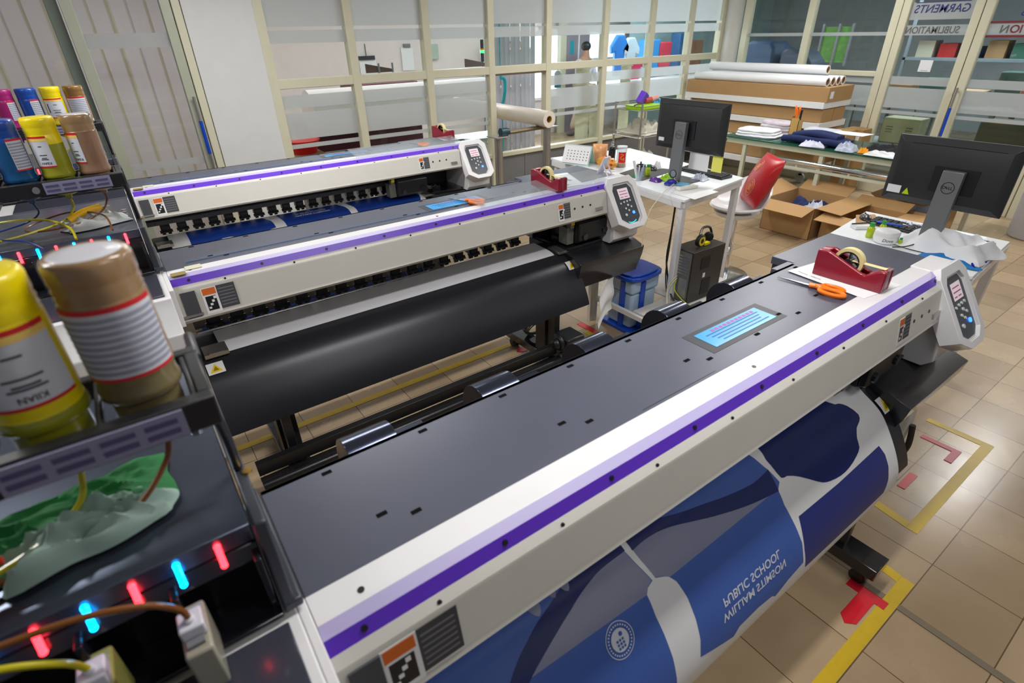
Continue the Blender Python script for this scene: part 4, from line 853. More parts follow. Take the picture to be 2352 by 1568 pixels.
cable([(3.11, 2.27, .38), (3.09, 2.25, .30), (3.12, 2.12, .222), (3.30, 2.10, .222), (3.50, 2.20, .23), (3.60, 2.16, .225)], .0035, YCAB, 'green yellow earth cable lying on the low shelf')
cable([(2.60, 2.43, .004), (2.62, 2.30, .004), (2.66, 2.15, .004), (2.70, 2.0, .004)], .004, WCAB, 'cream cable lying on the floor beside the blue bin')
cable([(2.72, 2.30, .72), (2.85, 2.38, .90), (3.02, 2.42, 1.00), (3.16, 2.48, 1.01), (3.3, 2.55, 1.0)], .003, WCAB, 'white cable drooping from the desk to the middle printer control panel')
b = B()
for k in range(9):
    r_ = .075+.007*k; a0 = k*.7
    b.tube([(2.06+r_*cos(a0+2*pi*j/12), 2.60+r_*.75*sin(a0+2*pi*j/12), .17+.006*k+.018*sin(j+k)) for j in range(13)], .0045, 6, 3)
b.tube([(2.10, 2.60, .20), (2.02, 2.62, .30), (2.03, 2.56, .37), (2.08, 2.50, .38), (2.02, 2.40, .40)], .005, 8)
t = solo('cable_coil', b, BCAB, 'coiled black cable hanging at the foot of the middle printer leg', 'cable')
b = B(); b.pipe((2.12, 2.53, .185), (2.125, 2.525, .185), .035, .030, 16); part('cable_tie', b, WCAB, t)
# crumpled paper hanging in a bracket
b = B(); b.grid(lambda u, v: Vector((2.26+.26*u, 2.20+.14*u+.01*sin(9*v), .28+.24*v+.03*sin(4*u)+.04*u)), 10, 10, .001); solo('loose_paper', b, PAPER, 'crumpled scribbled paper hanging at the right end of the middle printer', 'paper')

# ================================================================= MONITORS (screens face +x, backs towards the camera)
def dell(par, M, s, mt, mt2=None):
    b = B(); b.pipe(M @ Vector((0, 0, 0)), M @ Vector((0, 0, .0008)), s, s*.90, 40); p = part('logo_ring', b, mt, par)
    lettering('D', s*.72, M @ Matrix.Translation((-s*.58, 0, .0006)), mt, p, bold=s*.01); lettering('E', s*.62, M @ Matrix.Translation((-s*.14, 0, .0006)) @ Matrix.Rotation(.6, 4, 'Z'), mt, p, bold=s*.01); lettering('LL', s*.66, M @ Matrix.Translation((s*.40, 0, .0006)), mt, p, bold=s*.01)
def monitor(label, x, y0, y1, z0, z1, zb, post, tilt, logo_mt, sheets):
    yc = post; t = thing('monitor', label, 'monitor', (x, yc, zb), 'black desktop monitors')
    w0, w1, h0, h1 = y0-yc, y1-yc, z0-zb, z1-zb
    T = Matrix.Translation((0, 0, (h0+h1)/2)) @ Matrix.Rotation(tilt, 4, 'Y') @ Matrix.Translation((0, 0, -(h0+h1)/2))
    b = B()
    hh = h1-h0; ww = w1-w0
    def P(x_, u, v): return T @ Vector((x_, w0+ww*u, h0+hh*v))
    ring_ = lambda x_, e: [P(x_, e, e*1.4), P(x_, 1-e, e*1.4), P(x_, 1-e, 1-e*1.4), P(x_, e, 1-e*1.4)]
    A = [b.bm.verts.new(p) for p in ring_(.012, 0)]; C1 = [b.bm.verts.new(p) for p in ring_(-.006, 0)]; C2 = [b.bm.verts.new(p) for p in ring_(-.030, .07)]; 
    b._f(A); b._f(C2[::-1])
    for R1, R2 in ((A, C1), (C1, C2)):
        for i in range(4): b._f([R1[i], R1[(i+1) % 4], R2[(i+1) % 4], R2[i]])
    part('display_housing', b, mat('monitor_black', (.022, .024, .028), .42), t, bevel=.002)
    b = B(); b.poly([P(.0125, .015, .03), P(.0125, .985, .03), P(.0125, .985, .97), P(.0125, .015, .97)]); part('screen', b, mat('monitor_screen', (.02, .03, .05), .15), t)
    b = B(); b.box(-.0315, w0+ww*.12, h1-.035, -.0295, w1-ww*.14, h1-.032, T); b.box(-.036, -.10, (h0+h1)/2-.085, -.030, .10, (h0+h1)/2+.04, T); part('back_ridge', b, BK, t)
    b = B(); b.box(-.0375, w1-ww*.17, h0+.045, -.0305, w1-ww*.05, h0+.085, T) if sheets else b.box(-.0375, w1-.10, h0+.05, -.0305, w1-.05, h0+.075, T)
    lbl = part('rating_label', b, PAPER, t)
    if sheets:
        b = B(); b.prism([(w1-ww*.19-.035, h0+.045), (w1-ww*.19, h0+.045), (w1-ww*.19-.0175, h0+.08)], -.034, -.0305, 'x', T); part('yellow_sticker', b, mat('yellow_green_sticker', srgb(190, 214, 30), .4), t)
    # stand
    ph = (h0+h1)/2+.03; pw = .048
    b = B(); b.prism([(-.085, .0), (-.075, ph), (-.045, ph), (-.045, 0)], -pw, pw, 'y')if 0 else None
    sp = part('stand_post', B().prism([(-.09, .006), (-.078, ph), (-.040, ph), (-.055, .006)], -pw, pw, 'y'), mat('stand_grey', (.19, .20, .21), .38, metal=.3), t, bevel=.003)
    b = B(); b.box(-.13, -.13, 0, .10, .13, .007); part('stand_base', b, mat('base_black', (.03, .03, .035), .35), t, bevel=.002)
    b = B(); b.box(-.045, -.03, ph-.13, -.0, .03, ph-.04); part('neck', b, BK, t)
    n_ = Vector((-1, 0, .0)); ex = Vector((0, -1, 0)); ez = Vector((.012, 0, ph)).normalized()
    xs = lambda z: -.09+.012*z/ph
    dell(sp, frame((xs(ph*.80)-.0006, 0, ph*.80), ex, ez), .030, logo_mt)
    M = frame((xs(ph*.14)-.0008, 0, ph*.14), ex, ez)
    b = B(); b.cyl(M @ Vector((0, 0, 0)), M @ Vector((0, 0, .0015)), .026, n=30); hl = part('cable_hole', b, mat('hole_view', (.25, .28, .32), .4), sp); b = B(); b.pipe(M @ Vector((0, 0, .0012)), M @ Vector((0, 0, .003)), .029, .0245, 30); part('hole_rim', b, BK, sp)
    return t
monitor('black monitor on the crowded middle desk, seen from behind', 3.50, 2.318, 2.925, 1.20, 1.545, .981, 2.655, 0., mat('logo_dark', (.07, .075, .085), .3), 0)
monitor('large black monitor seen from behind on the right desk', 3.56, .715, 1.275, 1.125, 1.472, .921, .955, 0., BK, 1)
cable([(3.465, 2.655, 1.045), (3.43, 2.66, 1.03), (3.40, 2.62, 1.0), (3.38, 2.56, .985)], .0025, WCAB, 'thin white cable coming out of the middle monitor stand')
cable([(3.468, .955, .975), (3.42, .97, .96), (3.36, 1.01, .94), (3.33, 1.06, .93)], .003, BCAB, 'black cable hanging from the large monitor stand hole')
b = B(); b.box(3.515, 2.32, 1.085, 3.517, 2.405, 1.205, TR(0, 0, 0)); solo('sticky_note', b, mat('yellow_note', srgb(238, 236, 110), .7), 'yellow sticky note hanging from the lower edge of the middle monitor', 'note')
b = B(); b.box(3.508, 2.43, 1.075, 3.510, 2.60, 1.198); solo('paper_note', b, PAPER, 'white paper hanging under the middle monitor beside the yellow note', 'note')
def keyboard(label, loc, rz, L_=.44, W_=.13):
    t = thing('keyboard', label, 'keyboard', loc, 'black computer keyboards', rz)
    b = B(); b.prism([(-W_/2, 0), (W_/2, 0), (W_/2, .022), (-W_/2, .012)], -L_/2, L_/2, 'x'); part('keyboard_base', b, BK, t, bevel=.003)
    b = B()
    for r_ in range(5):
        for c_ in range(18):
            x = -L_/2+.012+c_*(L_-.02)/18; y = -W_/2+.012+r_*(W_-.018)/5; z = .013+.010*(y+W_/2)/W_
            b.box(x, y, z, x+(L_-.02)/18*.8, y+(W_-.018)/5*.78, z+.006)
    part('keys', b, mat('key_black', (.03, .032, .038), .5), t); return t
keyboard('black keyboard behind the middle monitor near the desk edge', (3.80, 2.66, .981), -1.62)
keyboard('black keyboard beyond the large monitor stand, mostly hidden by a cloth', (3.73, 1.04, .921), -1.60, .62)
def mouse(label, loc, rz): b = B(); b.ball((0, 0, 0), .033, .058, .032, 20, 12); bmesh.ops.bisect_plane(b.bm, geom=b.bm.verts[:]+b.bm.edges[:]+b.bm.faces[:], plane_co=(0, 0, 0), plane_no=(0, 0, -1), clear_outer=True); t = solo('computer_mouse', b, BKG if 0 else mat('mouse_black', (.02, .02, .022), .3), label, 'mouse', loc, rz=rz); part('scroll_wheel', B().cyl((-.003, .03, .026), (.003, .03, .026), .008), BK, t); return t
b = B(); b.prism([(3.56, 1.36), (3.80, 1.47), (3.90, 1.40), (3.70, 1.26)], .9212, .924, 'z'); solo('mouse_mat', b, KRAFT, 'piece of brown card used as a mouse mat on the right desk', 'mat')
mouse('black computer mouse on the brown card', (3.75, 1.39, .9245), -.9)
b = B(); b.prism([(2.98+.28, 2.95-.13), (3.74, 2.70+.18), (3.62, 3.16), (3.30, 3.10)], .9812, .984, 'z'); solo('mouse_mat', b, mat('black_mat', (.02, .022, .02), .6), 'black mat with green patches beneath the clutter on the middle desk', 'mat')
mouse('black computer mouse behind the pens on the middle desk', (3.60, 3.02, .985), -.4)
# jar and bottles on right desk
t = thing('cream_jar', 'round white cream jar with domed lid on the right desk', 'jar', (3.41, 1.13, .921)); t.scale = (1.25, 1.25, 1.15)
part('jar_body', B().lathe([(.040, 0), (.046, .004), (.050, .02), (.049, .038), (.001, .038)], n=36), W, t); part('jar_lid', B().lathe([(.0505, .038), (.0505, .052), (.046, .060), (.03, .065), (.001, .066)], n=36), WP, t)
R_ = .0502; c_ = radians(-150)
lettering('Dove', .020, None, mat('jar_print_blue', srgb(30, 40, 80), .5), t, f=lambda v: Vector(((R_+.0004)*cos(c_+v.x/R_), (R_+.0004)*sin(c_+v.x/R_), .022+v.y)), shear=.2)
def smallbottle(label, loc, liq, cap, h=.07, r=.016, grp=None):
    t = thing('small_bottle', label, 'bottle', loc, grp)
    part('bottle_body', B().lathe([(r*.9, 0), (r, .004), (r, h*.62), (r*.7, h*.74), (r*.5, h*.78), (.001, h*.78)], n=20), liq, t); part('bottle_cap', B().lathe([(r*.62, h*.76), (r*.66, h*.78), (r*.66, h), (.001, h)], n=20), cap, t); return t
LIQ = mat('yellow_green_liquid', srgb(170, 190, 10), .12, coat=.6)
smallbottle('small green capped bottle of yellow oil left of the cream jar', (3.43, 1.225, .921), LIQ, GREENP, .085, .020); smallbottle('small green capped bottle behind the cream jar', (3.52, 1.20, .921), LIQ, GREENP, .085, .018); smallbottle('tiny green capped vial between the jar and the cloth', (3.41, 1.055, .921), LIQ, GREENP, .045, .010)
b = B(); b.box(-.05, -.03, 0, .05, .03, .022); t = solo('small_box', b, PAPER, 'small white box under a black pen on the right desk', 'box', (3.56, 1.33, .921), rz=-.6, bevel=.002); part('pen', B().cyl((-.06, .0, .028), (.05, .01, .028), .004), BK, t)
b = B(); cloth(b, 3.53, .87, .9245, .165, .22, .115, 13, 38, 9, -.10, True); solo('shirt', b, WCLOTH, 'crumpled white shirt heaped on the right desk', 'shirt')
b = B(); cloth(b, 3.36, .80, .9215, .085, .13, .02, 12, 26, 10, .2, True); solo('cloth', b, BCLOTH, 'blue cloth under the white shirt on the right desk', 'cloth')
b = B()
for k in range(5): b.tube([(3.33+.012*k, .68+.01*k, .928+.004*k), (3.40+.01*k, .72, .935+.003*k), (3.46, .67+.012*k, .93+.004*k)], .005, 6, 4)
solo('lanyard', b, mat('royal_lanyard', srgb(20, 30, 160), .4), 'tangle of royal blue cord with a metal clip at the desk corner', 'lanyard')
b = B(); cloth(b, 3.79, 1.10, .9212, .07, .16, .03, 14, 24, 14, 0, True); solo('plastic_bag', b, mat('clear_bag', srgb(190, 196, 214), .25), 'crumpled clear bag behind the large monitor', 'bag'); b = B(); b.cyl((3.68, 1.30, .945), (3.69, 1.16, .95), .006); solo('pen', b, BLUEP, 'blue pen on the keyboard of the right desk', 'pen')
t = thing('side_casing', 'narrow white casing with a black grip standing by the nearest printer right end', 'casing', (2.78, .60, 0)); part('casing_body', B().prism([(-.04, 0), (.06, 0), (.10, .30), (.07, .42), (-.03, .42), (-.05, .30)], -.03, .05), mat('waste_white', srgb(206, 206, 206), .4), t, bevel=.006); part('grip', B().tube([(.012, -.055, .06), (.012, -.075, .16), (.012, -.06, .28)], .014), BK, t)
# middle desk clutter (z .981)
Z1 = .981
def calendar():
    t = thing('desk_calendar', 'white and mint tent calendar at the left of the middle desk', 'calendar', (3.30, 3.60, Z1), rz=.35); t.scale = (1.2, 1.2, 1.2)
    b = B(); b.prism([(-.055, 0), (-.053, 0), (.002, .125), (.0, .128)], -.11, .11, 'y'); b.prism([(.055, 0), (.053, 0), (-.002, .125), (.0, .128)], -.11, .11, 'y'); b.box(-.055, -.11, 0, .055, .11, .002); part('mint_card', b, mat('mint_card', srgb(190, 220, 214), .5), t)
    b = B(); b.prism([(-.057, .012), (-.0575, .012), (-.006, .124), (-.004, .124)], -.105, .105, 'y'); part('page', b, PAPER, t)
    b = B()
    for k in range(22): b.pipe((0, -.10+k*.0092, .127), (0, -.0985+k*.0092, .127), .006, .005, 8)
    part('spiral', b, WP, t)
    b = B(); n_ = Vector((-.124-.0, 0, .0))
    for r_ in range(4):
        for c_ in range(7): z = .035+r_*.018; x = -.0578+(z-.012)/.112*.052; b.box(x-.0008, -.09+c_*.026, z, x+.0002, -.083+c_*.026, z+.006)
    part('dates', b, GREYT, t); return t
calendar()
t = thing('flask', 'slim black flask between the jar and the packets', 'flask', (3.47, 3.365, Z1)); part('flask_body', B().lathe([(.028, 0), (.030, .005), (.030, .13), (.024, .15), (.012, .158), (.001, .158)], n=28), BKG, t); b = B(); b.lathe([(.013, .156), (.013, .175), (.001, .176)], n=20); b.tube([(-.012, 0, .165), (-.012, 0, .19), (.012, 0, .19), (.012, 0, .165)], .003); part('flask_cap', b, CHROME, t)
t = thing('biscuit_jar', 'clear tall jar with red label and gold lettering on the middle desk', 'jar', (3.49, 3.27, Z1)); part('jar_body', B().pipe((0, 0, .002), (0, 0, .155), .042, .040, 36), CLEAR, t); part('jar_base', B().lathe([(.042, 0), (.042, .003), (.001, .003)], n=32), CLEAR, t); part('jar_lid', B().lathe([(.043, .156), (.043, .168), (.001, .169)], n=32), mat('clear_lid', srgb(220, 224, 230), .2), t)
part('jar_label', cylpatch(B(), .0426, radians(-175), radians(-85), .04, .125, 14), mat('red_label', srgb(206, 30, 30), .4), t, recalc=False)
b = B(); b.tube([Vector((.0434*cos(radians(a)), .0434*sin(radians(a)), z)) for a, z in ((-150, .105), (-130, .11), (-115, .10), (-135, .092), (-145, .075), (-125, .065), (-112, .08), (-112, .055))], .002, 6); part('gold_character', b, GOLD, t); part('biscuits', B().lathe([(.036, .004), (.038, .012), (.034, .03), (.001, .034)], n=18), mat('biscuit', srgb(190, 140, 70), .8), t)
def crumple(name, label, c, r, h, mt, seed, cat='packet', rz=0): b = B(); cloth(b, c[0], c[1], c[2], r[0], r[1], h, seed, 20, 16, rz, True); return solo(name, b, mt, label, cat)
solo('snack_bag', pillow(B(), (3.44, 3.48, Z1), .13, .165, .06, Matrix.Rotation(-.9, 4, 'Z')), mat('orange_packet', srgb(236, 170, 116), .3, coat=.3), 'orange snack bag standing behind the black flask', 'packet', ang=60)

t = solo('candy_bag', B().ball((3.36, 3.31, Z1+.045), .055, .11, .045, 24, 14), mat('candy_mix', srgb(226, 150, 50), .4, var=.6, vs=60), 'bag of orange white and navy sweets in front of the calendar', 'packet', ang=60)
for k in range(26):
    a = random.random()*6.28; q = random.random()**.5; b = B(); b.ball((3.36+.045*q*cos(a), 3.30+.10*q*sin(a), Z1+.092*(1-q*q*.55)), .012, .016, .011, 10, 8); part('sweet', b, [ORANGE, PAPER, NAVY, REDSAT, LBY][k % 5], t)
t = thing('pen_cup', 'clear cup holding pens near the front of the middle desk', 'pen cup', (3.245, 2.845, Z1)); part('cup', B().pipe((0, 0, 0), (0, 0, .075), .027, .025, 24), CLEAR, t)
for k, (dx, dy, mt_) in enumerate(((-.02, .03, PAPER), (.02, .01, BK), (.012, -.02, MATS['pale_blue_plastic']), (-.015, -.01, MATS['lilac_white_plastic']))): part('pen', B().cyl((dx*.3, dy*.3, .004), (dx*1.3, dy*1.4, .145-.01*k), .0055 if k else .009), mt_, t)
smallbottle('green capped bottle of yellow green liquid beside the middle monitor', (3.42, 2.91, Z1), LIQ, GREENP, .085, .020)
crumple('candy_packet', 'purple and white candy pack on the middle desk', (3.32, 2.74, Z1), (.03, .045), .035, mat('purple_packet', srgb(90, 40, 150), .3), 23); crumple('snack_packet', 'lime green snack packet against the monitor stand', (3.40, 2.70, Z1), (.03, .055), .05, mat('lime_packet', srgb(150, 200, 20), .3, var=.3, vs=50), 24)
crumple('green_packet', 'small bright green packet left of the pen cup', (3.33, 2.93, Z1), (.04, .04), .02, GREENP, 25)
b = B()
for k in range(6): b.tube([(3.30+.02*cos(a+k)+.008*k, 2.60+.035*sin(a+k), Z1+.008+.004*k) for a in [j*.9 for j in range(8)]], .004, 6, 3)
solo('lanyard', b, MATS['royal_lanyard'], 'tangled royal blue cord in front of the middle monitor base', 'lanyard')
b = B(); b.box(-.035, -.045, 0, .035, .045, .012); solo('sponge', b, mat('light_blue_sponge', srgb(90, 170, 210), .7), 'light blue flat pad beside the blue cord', 'pad', (3.38, 2.53, Z1+.001), rz=.3, bevel=.004)
t = thing('remote_control', 'white remote control lying at the front of the middle desk', 'remote', (3.31, 2.44, Z1+.001), rz=1.40+pi/2); part('remote_body', B().box(-.085, -.024, 0, .085, .024, .022), mat('remote_white', srgb(232, 232, 222), .4), t, bevel=.006); part('remote_buttons', B().box(.02, -.014, .022, .065, .014, .0225), BTN, t)
b = B(); b.prism([(3.15, 2.46), (3.13, 2.23), (3.42, 2.25), (3.44, 2.50)], Z1+.0005, Z1+.0012, 'z'); solo('paper_sheet', b, PAPER, 'white sheet overhanging the front edge of the middle desk under the remote', 'paper')
b = B(); b.prism([(3.28, 3.42), (3.24, 3.20), (3.40, 3.16), (3.44, 3.38)], Z1+.0005, Z1+.0012, 'z'); solo('paper_sheet', b, PAPER, 'white sheet lying under the sweets on the middle desk', 'paper')
crumple('clear_wrapper', 'crumpled clear wrapper right of the middle monitor stand', (3.62, 2.56, Z1), (.05, .06), .045, mat('clear_bag', (1, 1, 1)), 26); b = B(); b.pipe((3.62, 3.16, Z1), (3.62, 3.16, Z1+.016), .04, .028, 28); solo('black_tape_roll', b, BK, 'flat roll of black tape behind the jar', 'tape roll')
crumple('tissue', 'white tissue standing behind the pens', (3.66, 3.02, Z1), (.03, .03), .06, PAPER, 27)

# ================================================================= STOOL, CUSHION
t = thing('bar_stool', 'white shell bar stool with chrome post behind the middle desk', 'stool', (4.30, 2.62, 0))
def shell(u, v):
    a = 2*pi*u; r = .22*v; x = r*cos(a)*1.05; y = r*sin(a); q = v**3
    back = max(0, cos(a-.0)); return Vector((x+.07*q*back, y, .60+.05*q+.20*q*back+.015*v))
b = B(); b.grid(shell, 48, 10, .018); part('seat_shell', b, WP, t, recalc=True, ang=60)
b = B(); b.lathe([(.19, -.0), (.17, -.035), (.10, -.06), (.03, -.07), (.001, -.07)], (0, 0, .60), 32); part('seat_underside', b, WP, t, ang=60)
b = B(); b.cyl((0, 0, .02), (0, 0, .54), .024); b.cyl((0, 0, .015), (0, 0, .30), .032); part('gas_post', b, CHROME, t); part('base_plate', B().lathe([(.20, 0), (.20, .008), (.10, .02), (.03, .03), (.001, .03)], n=40), CHROME, t, ang=60)
b = B(); b.tube([(.0, 0, .28), (-.14, -.08, .26), (-.19, .0, .26), (-.14, .08, .26), (0, 0, .28)], .010); part('foot_ring', b, CHROME, t)
Mc = Matrix.Rotation(radians(-38), 4, 'Z') @ Matrix.Rotation(radians(24), 4, 'Y')
t = thing('cushion', 'glossy red cushion with gold rings leaning in the white stool', 'cushion', (4.42, 2.52, .86))
b = B()
def cush(u, v, sgn):
    x = (u-.5)*2; y = (v-.5)*2; e = (1-abs(x)**2.6)*(1-abs(y)**2.6); k = 1-.10*(1-abs(y))*abs(x)**2; k2 = 1-.10*(1-abs(x))*abs(y)**2
    return Mc @ Vector((sgn*.075*max(0, e)**.6, x*.20*k2, y*.21*k))
for s_ in (-1, 1): b.grid(lambda u, v, s_=s_: cush(u, v, s_), 20, 20)
bmesh.ops.remove_doubles(b.bm, verts=b.bm.verts[:], dist=.0005); part('cushion_body', b, REDSAT, t, ang=60)
b = B()
for cu, cv, rr in ((.42, .30, .16), (.60, .72, .12)):
    for q in (1., .72): b.tube([cush(cu+rr*q*cos(a), cv+rr*q*sin(a), -1)+Mc @ Vector((-.001, 0, 0)) for a in [2*pi*j/24 for j in range(25)]], .0014, 5, 1)
    for j in range(5): b.tube([cush(cu-rr*.4, cv-rr*.3+j*rr*.15, -1)+Mc @ Vector((-.001, 0, 0)), cush(cu+rr*.4, cv-rr*.3+j*rr*.15, -1)+Mc @ Vector((-.001, 0, 0))], .0016, 5, 1)
part('gold_pattern', b, GOLD, t)

# ================================================================= TROLLEY
t = thing('wire_trolley', 'chrome wire trolley with three shelves by the partition', 'trolley', (5.62, 4.95, 0))
for x in (-.28, .28):
    for y in (-.22, .22): b = B(); b.cyl((x, y, .09), (x, y, 1.21), .012); b.ball((x, y, .82), .018); b.ball((x, y, .50), .018); part('post', b, STEEL, t); b = B(); b.cyl((x-.012, y, .045), (x+.012, y, .045), .045); part('wheel', b, GREYP, t)
for z in (1.13, .82, .46):
    b = B()
    for k in range(12): b.cyl((-.28, -.2+k*.036, z), (.28, -.2+k*.036, z), .003, n=6)
    for y in (-.22, .22): b.cyl((-.28, y, z), (.28, y, z), .007, n=8); b.cyl((-.28, y, z+.05), (.28, y, z+.05), .004, n=8)
    for x in (-.28, .28): b.cyl((x, -.22, z), (x, .22, z), .007, n=8); b.cyl((x, -.22, z+.05), (x, .22, z+.05), .004, n=8)
    part('wire_shelf', b, STEEL, t)
b = B(); b.prism([(-.11, -.19), (.11, -.19), (.13, .19), (-.13, .19)], 0, .05, 'z', TR(0, 0, 0, 0, 0, pi/2)); solo('plastic_tray', b, LIME, 'lime green tray on the top shelf of the trolley', 'tray', (5.53, 4.88, 1.135), bevel=.008)
b = B(); b.box(-.05, -.04, 0, .05, .04, .14, TR(0, 0, 0, .3, .5, .3)); solo('purple_box', b, [mat('violet_box', srgb(90, 50, 180), .4)], 'purple and white box tilted in the lime tray', 'box', (5.50, 4.93, 1.19), bevel=.003)
b = B(); b.cyl((-.06, 0, .03), (.06, .01, .035), .035); solo('cup', b, mat('dusty_red', srgb(170, 60, 60), .4), 'red plastic tub lying in the lime tray', 'tub', (5.62, 4.90, 1.19)); b = B(); b.cyl((-.06, 0, .03), (.07, .01, .04), .034); solo('cup', b, mat('dusty_pink', srgb(196, 140, 130), .5), 'pink cardboard tube beside the red tub', 'tub', (5.76, 4.93, 1.19))
crumple('plastic_bag', 'blue and white plastic bag at the right of the trolley top', (5.80, 4.88, 1.14), (.09, .13), .10, mat('teal_bag', srgb(60, 150, 190), .35, var=.4, vs=12), 31, 'bag')
b = B(); b.cyl((5.25, 4.78, 1.20), (5.46, 4.86, 1.21), .008); solo('stick', b, mat('dark_wood', srgb(80, 40, 36), .5), 'dark wooden stick poking out left of the lime tray', 'stick'); b = B(); b.cyl((5.70, 5.02, 1.205), (5.90, 5.06, 1.215), .008); solo('stick', b, MATS['dark_wood'], 'dark wooden stick behind the blue bag', 'stick')
crumple('linen_bundle', 'folded cream linen on the middle trolley shelf', (5.66, 4.95, .83), (.22, .19), .20, mat('cream_linen', srgb(206, 202, 190), .85), 32, 'linen', .1); crumple('linen_bundle', 'rolled pale cloth on the bottom trolley shelf', (5.66, 4.93, .47), (.22, .17), .15, mat('pale_linen', srgb(220, 216, 206), .85), 33, 'linen')
# ================================================================= WHITE ROLL ON STAND
t = thing('fabric_roll', 'white wrapped fabric roll sticking out through the open pane', 'roll', (4.12, 5.0, 1.13)); part('roll_body', B().pipe((0, 0, 0), (-.03, 2.0, .01), .088, .038, 40), mat('wrapped_white', srgb(222, 214, 202), .4, coat=.2), t); b = B(); b.pipe((0, .003, 0), (0, 2.0, 0), .0378, .034, 30); part('core_tube', b, mat('core_brown', srgb(176, 136, 50), .6), t)
b = B(); 
for y in (.25, .33, .62): b.pipe((0, y, 0), (0, y+.012, 0), .0888, .088, 40)
part('wrap_seam', b, W, t)
t = thing('roll_stand', 'brushed steel stand with rollers under the white fabric roll', 'stand', (3.85, 5.0, 0))
for x, z in ((-.33, .99), (.36, 1.03)): b = B(); b.cyl((x, .15, 0), (x, .15, z), .045, n=24); b.box(x-.09, .05, z, x+.09, .25, z+.012); part('steel_post', b, STEEL, t, bevel=.002)
b = B(); b.cyl((-.30, .15, 1.035), (-.22, .15, 1.035), .045); b.cyl((-.2205, .15, 1.035), (-.19, .15, 1.035), .035); part('end_roller', b, mat('dark_teal', srgb(20, 60, 70), .4), t); part('end_roller', B().cyl((.36, .20, 1.10), (.42, .20, 1.10), .05), MATS['dark_teal'], t)
b = B(); b.cyl((-.25, .14, 1.02), (.36, .14, 1.03), .018); b.cyl((-.25, .19, 1.02), (.36, .19, 1.03), .018); part('cross_roller', b, mat('bronze_bar', srgb(120, 106, 84), .4, metal=.5), t)
# ================================================================= GLASS TOPPED TABLE
t = thing('work_table', 'long cream steel table with a green glass top in front of the rack', 'table', (6.85, 3.0, 0))
part('glass_top', B().box(-.40, -1.35, .775, .40, 1.33, .790), GREENGLASS, t); b = B(); b.box(-.36, -1.30, .71, .36, 1.28, .774); part('table_frame', b, mat('cream_steel', srgb(204, 206, 186), .45), t, bevel=.003)
for x, y in ((-.33, 1.02), (.33, 1.02), (-.33, .05), (.33, .05), (-.33, -1.28), (.33, -1.28)): b = B(); b.box(x-.022, y-.022, 0, x+.022, y+.022, .709); part('leg', b, MATS['cream_steel'], t)
b = B(); b.cyl((-.34, -1.25, .60), (-.34, .70, .60), .035); part('steel_tube', b, CHROME, t, label='long polished tube under the table front'); b = B(); b.box(-.36, -1.25, .52, -.32, .80, .55); 
for y in (-.9, -.3, .3): b.box(-.355, y, .55, -.345, y+.02, .62)
part('tube_rail', b, MATS['cream_steel'], t)
def fshirt(label, c, r, h, mt, seed, rz=0., layers=3): b = B(); folded(b, c[0], c[1], c[2], r[0], r[1], h, seed, layers, rz); return solo('folded_shirt', b, mt, label, 'shirt', ang=60)
def shirt(label, c, r, h, mt, seed, rz=0., cat='shirt', nm='folded_shirt', n=26, fo=12): b = B(); cloth(b, c[0], c[1], c[2], r[0], r[1], h, seed, n, fo, rz, True); return solo(nm, b, mt, label, cat)
ZT_ = .791
fshirt('white folded shirts with small colour marks at the left end of the glass table', (6.74, 4.00, ZT_), (.19, .26), .085, WCLOTH, 41, .1); fshirt('white shirt with red and navy trim behind the card box', (7.08, 3.95, ZT_), (.13, .24), .14, mat('trim_cloth', srgb(206, 196, 206), .8, var=.3, vs=14), 42, 0, 4); fshirt('pale grey folded shirts right of the card box', (7.08, 3.40, ZT_), (.14, .22), .11, mat('pale_grey_cloth', srgb(196, 202, 214), .85), 43)
b = B()
for k in range(5): b.tube([(6.60+.055*k, 3.60-.02*k, ZT_+.035), (6.58+.055*k, 3.42, ZT_+.055+.012*(k % 2)), (6.60+.05*k, 3.22, ZT_+.05+.02*(k % 2)), (6.58+.055*k, 3.02, ZT_+.055), (6.60+.05*k, 2.90, ZT_+.035)], .036, 12, 6)
for k in range(3): b.tube([(6.64+.06*k, 3.50, ZT_+.08), (6.63+.06*k, 3.25, ZT_+.115), (6.62+.06*k, 2.98, ZT_+.09)], .034, 12, 6)
solo('folded_trousers', b, NCLOTH, 'navy trousers bundle lying on the glass table', 'trousers', ang=60); shirt('white shirt collar poking out under the navy trousers', (6.55, 3.20, ZT_), (.09, .14), .07, mat('lilac_white_cloth', srgb(206, 208, 226), .8), 45, .3); shirt('striped white end of the navy bundle', (6.56, 2.82, ZT_), (.10, .10), .10, mat('stripe_cloth', srgb(180, 190, 214), .8, var=.6, vs=30), 46, 0)
shirt('teal folded cloth under the white paper', (6.95, 3.24, ZT_), (.14, .16), .09, mat('teal_cloth', srgb(20, 96, 140), .8), 47); b = B(); b.prism([(6.86, 3.20), (6.88, 2.84), (7.12, 2.82), (7.10, 3.18)], .90, .902, 'z'); solo('paper_sheet', b, PAPER, 'white sheet lying on the teal cloth on the glass table', 'paper')
shirt('black and yellow shirt bundle at the right part of the glass table', (6.72, 2.50, ZT_), (.13, .20), .11, mat('black_yellow_cloth', srgb(26, 26, 34), .85, var=.3), 48, 0); shirt('yellow cloth piece beside the black bundle', (6.86, 2.38, ZT_), (.07, .10), .13, YCLOTH, 49); shirt('small orange yellow sleeve in front of the black bundle', (6.56, 2.66, ZT_), (.04, .05), .06, YCLOTH, 50); shirt('white sleeve hanging at the glass table front', (6.54, 2.46, ZT_), (.08, .17), .05, WCLOTH, 51)
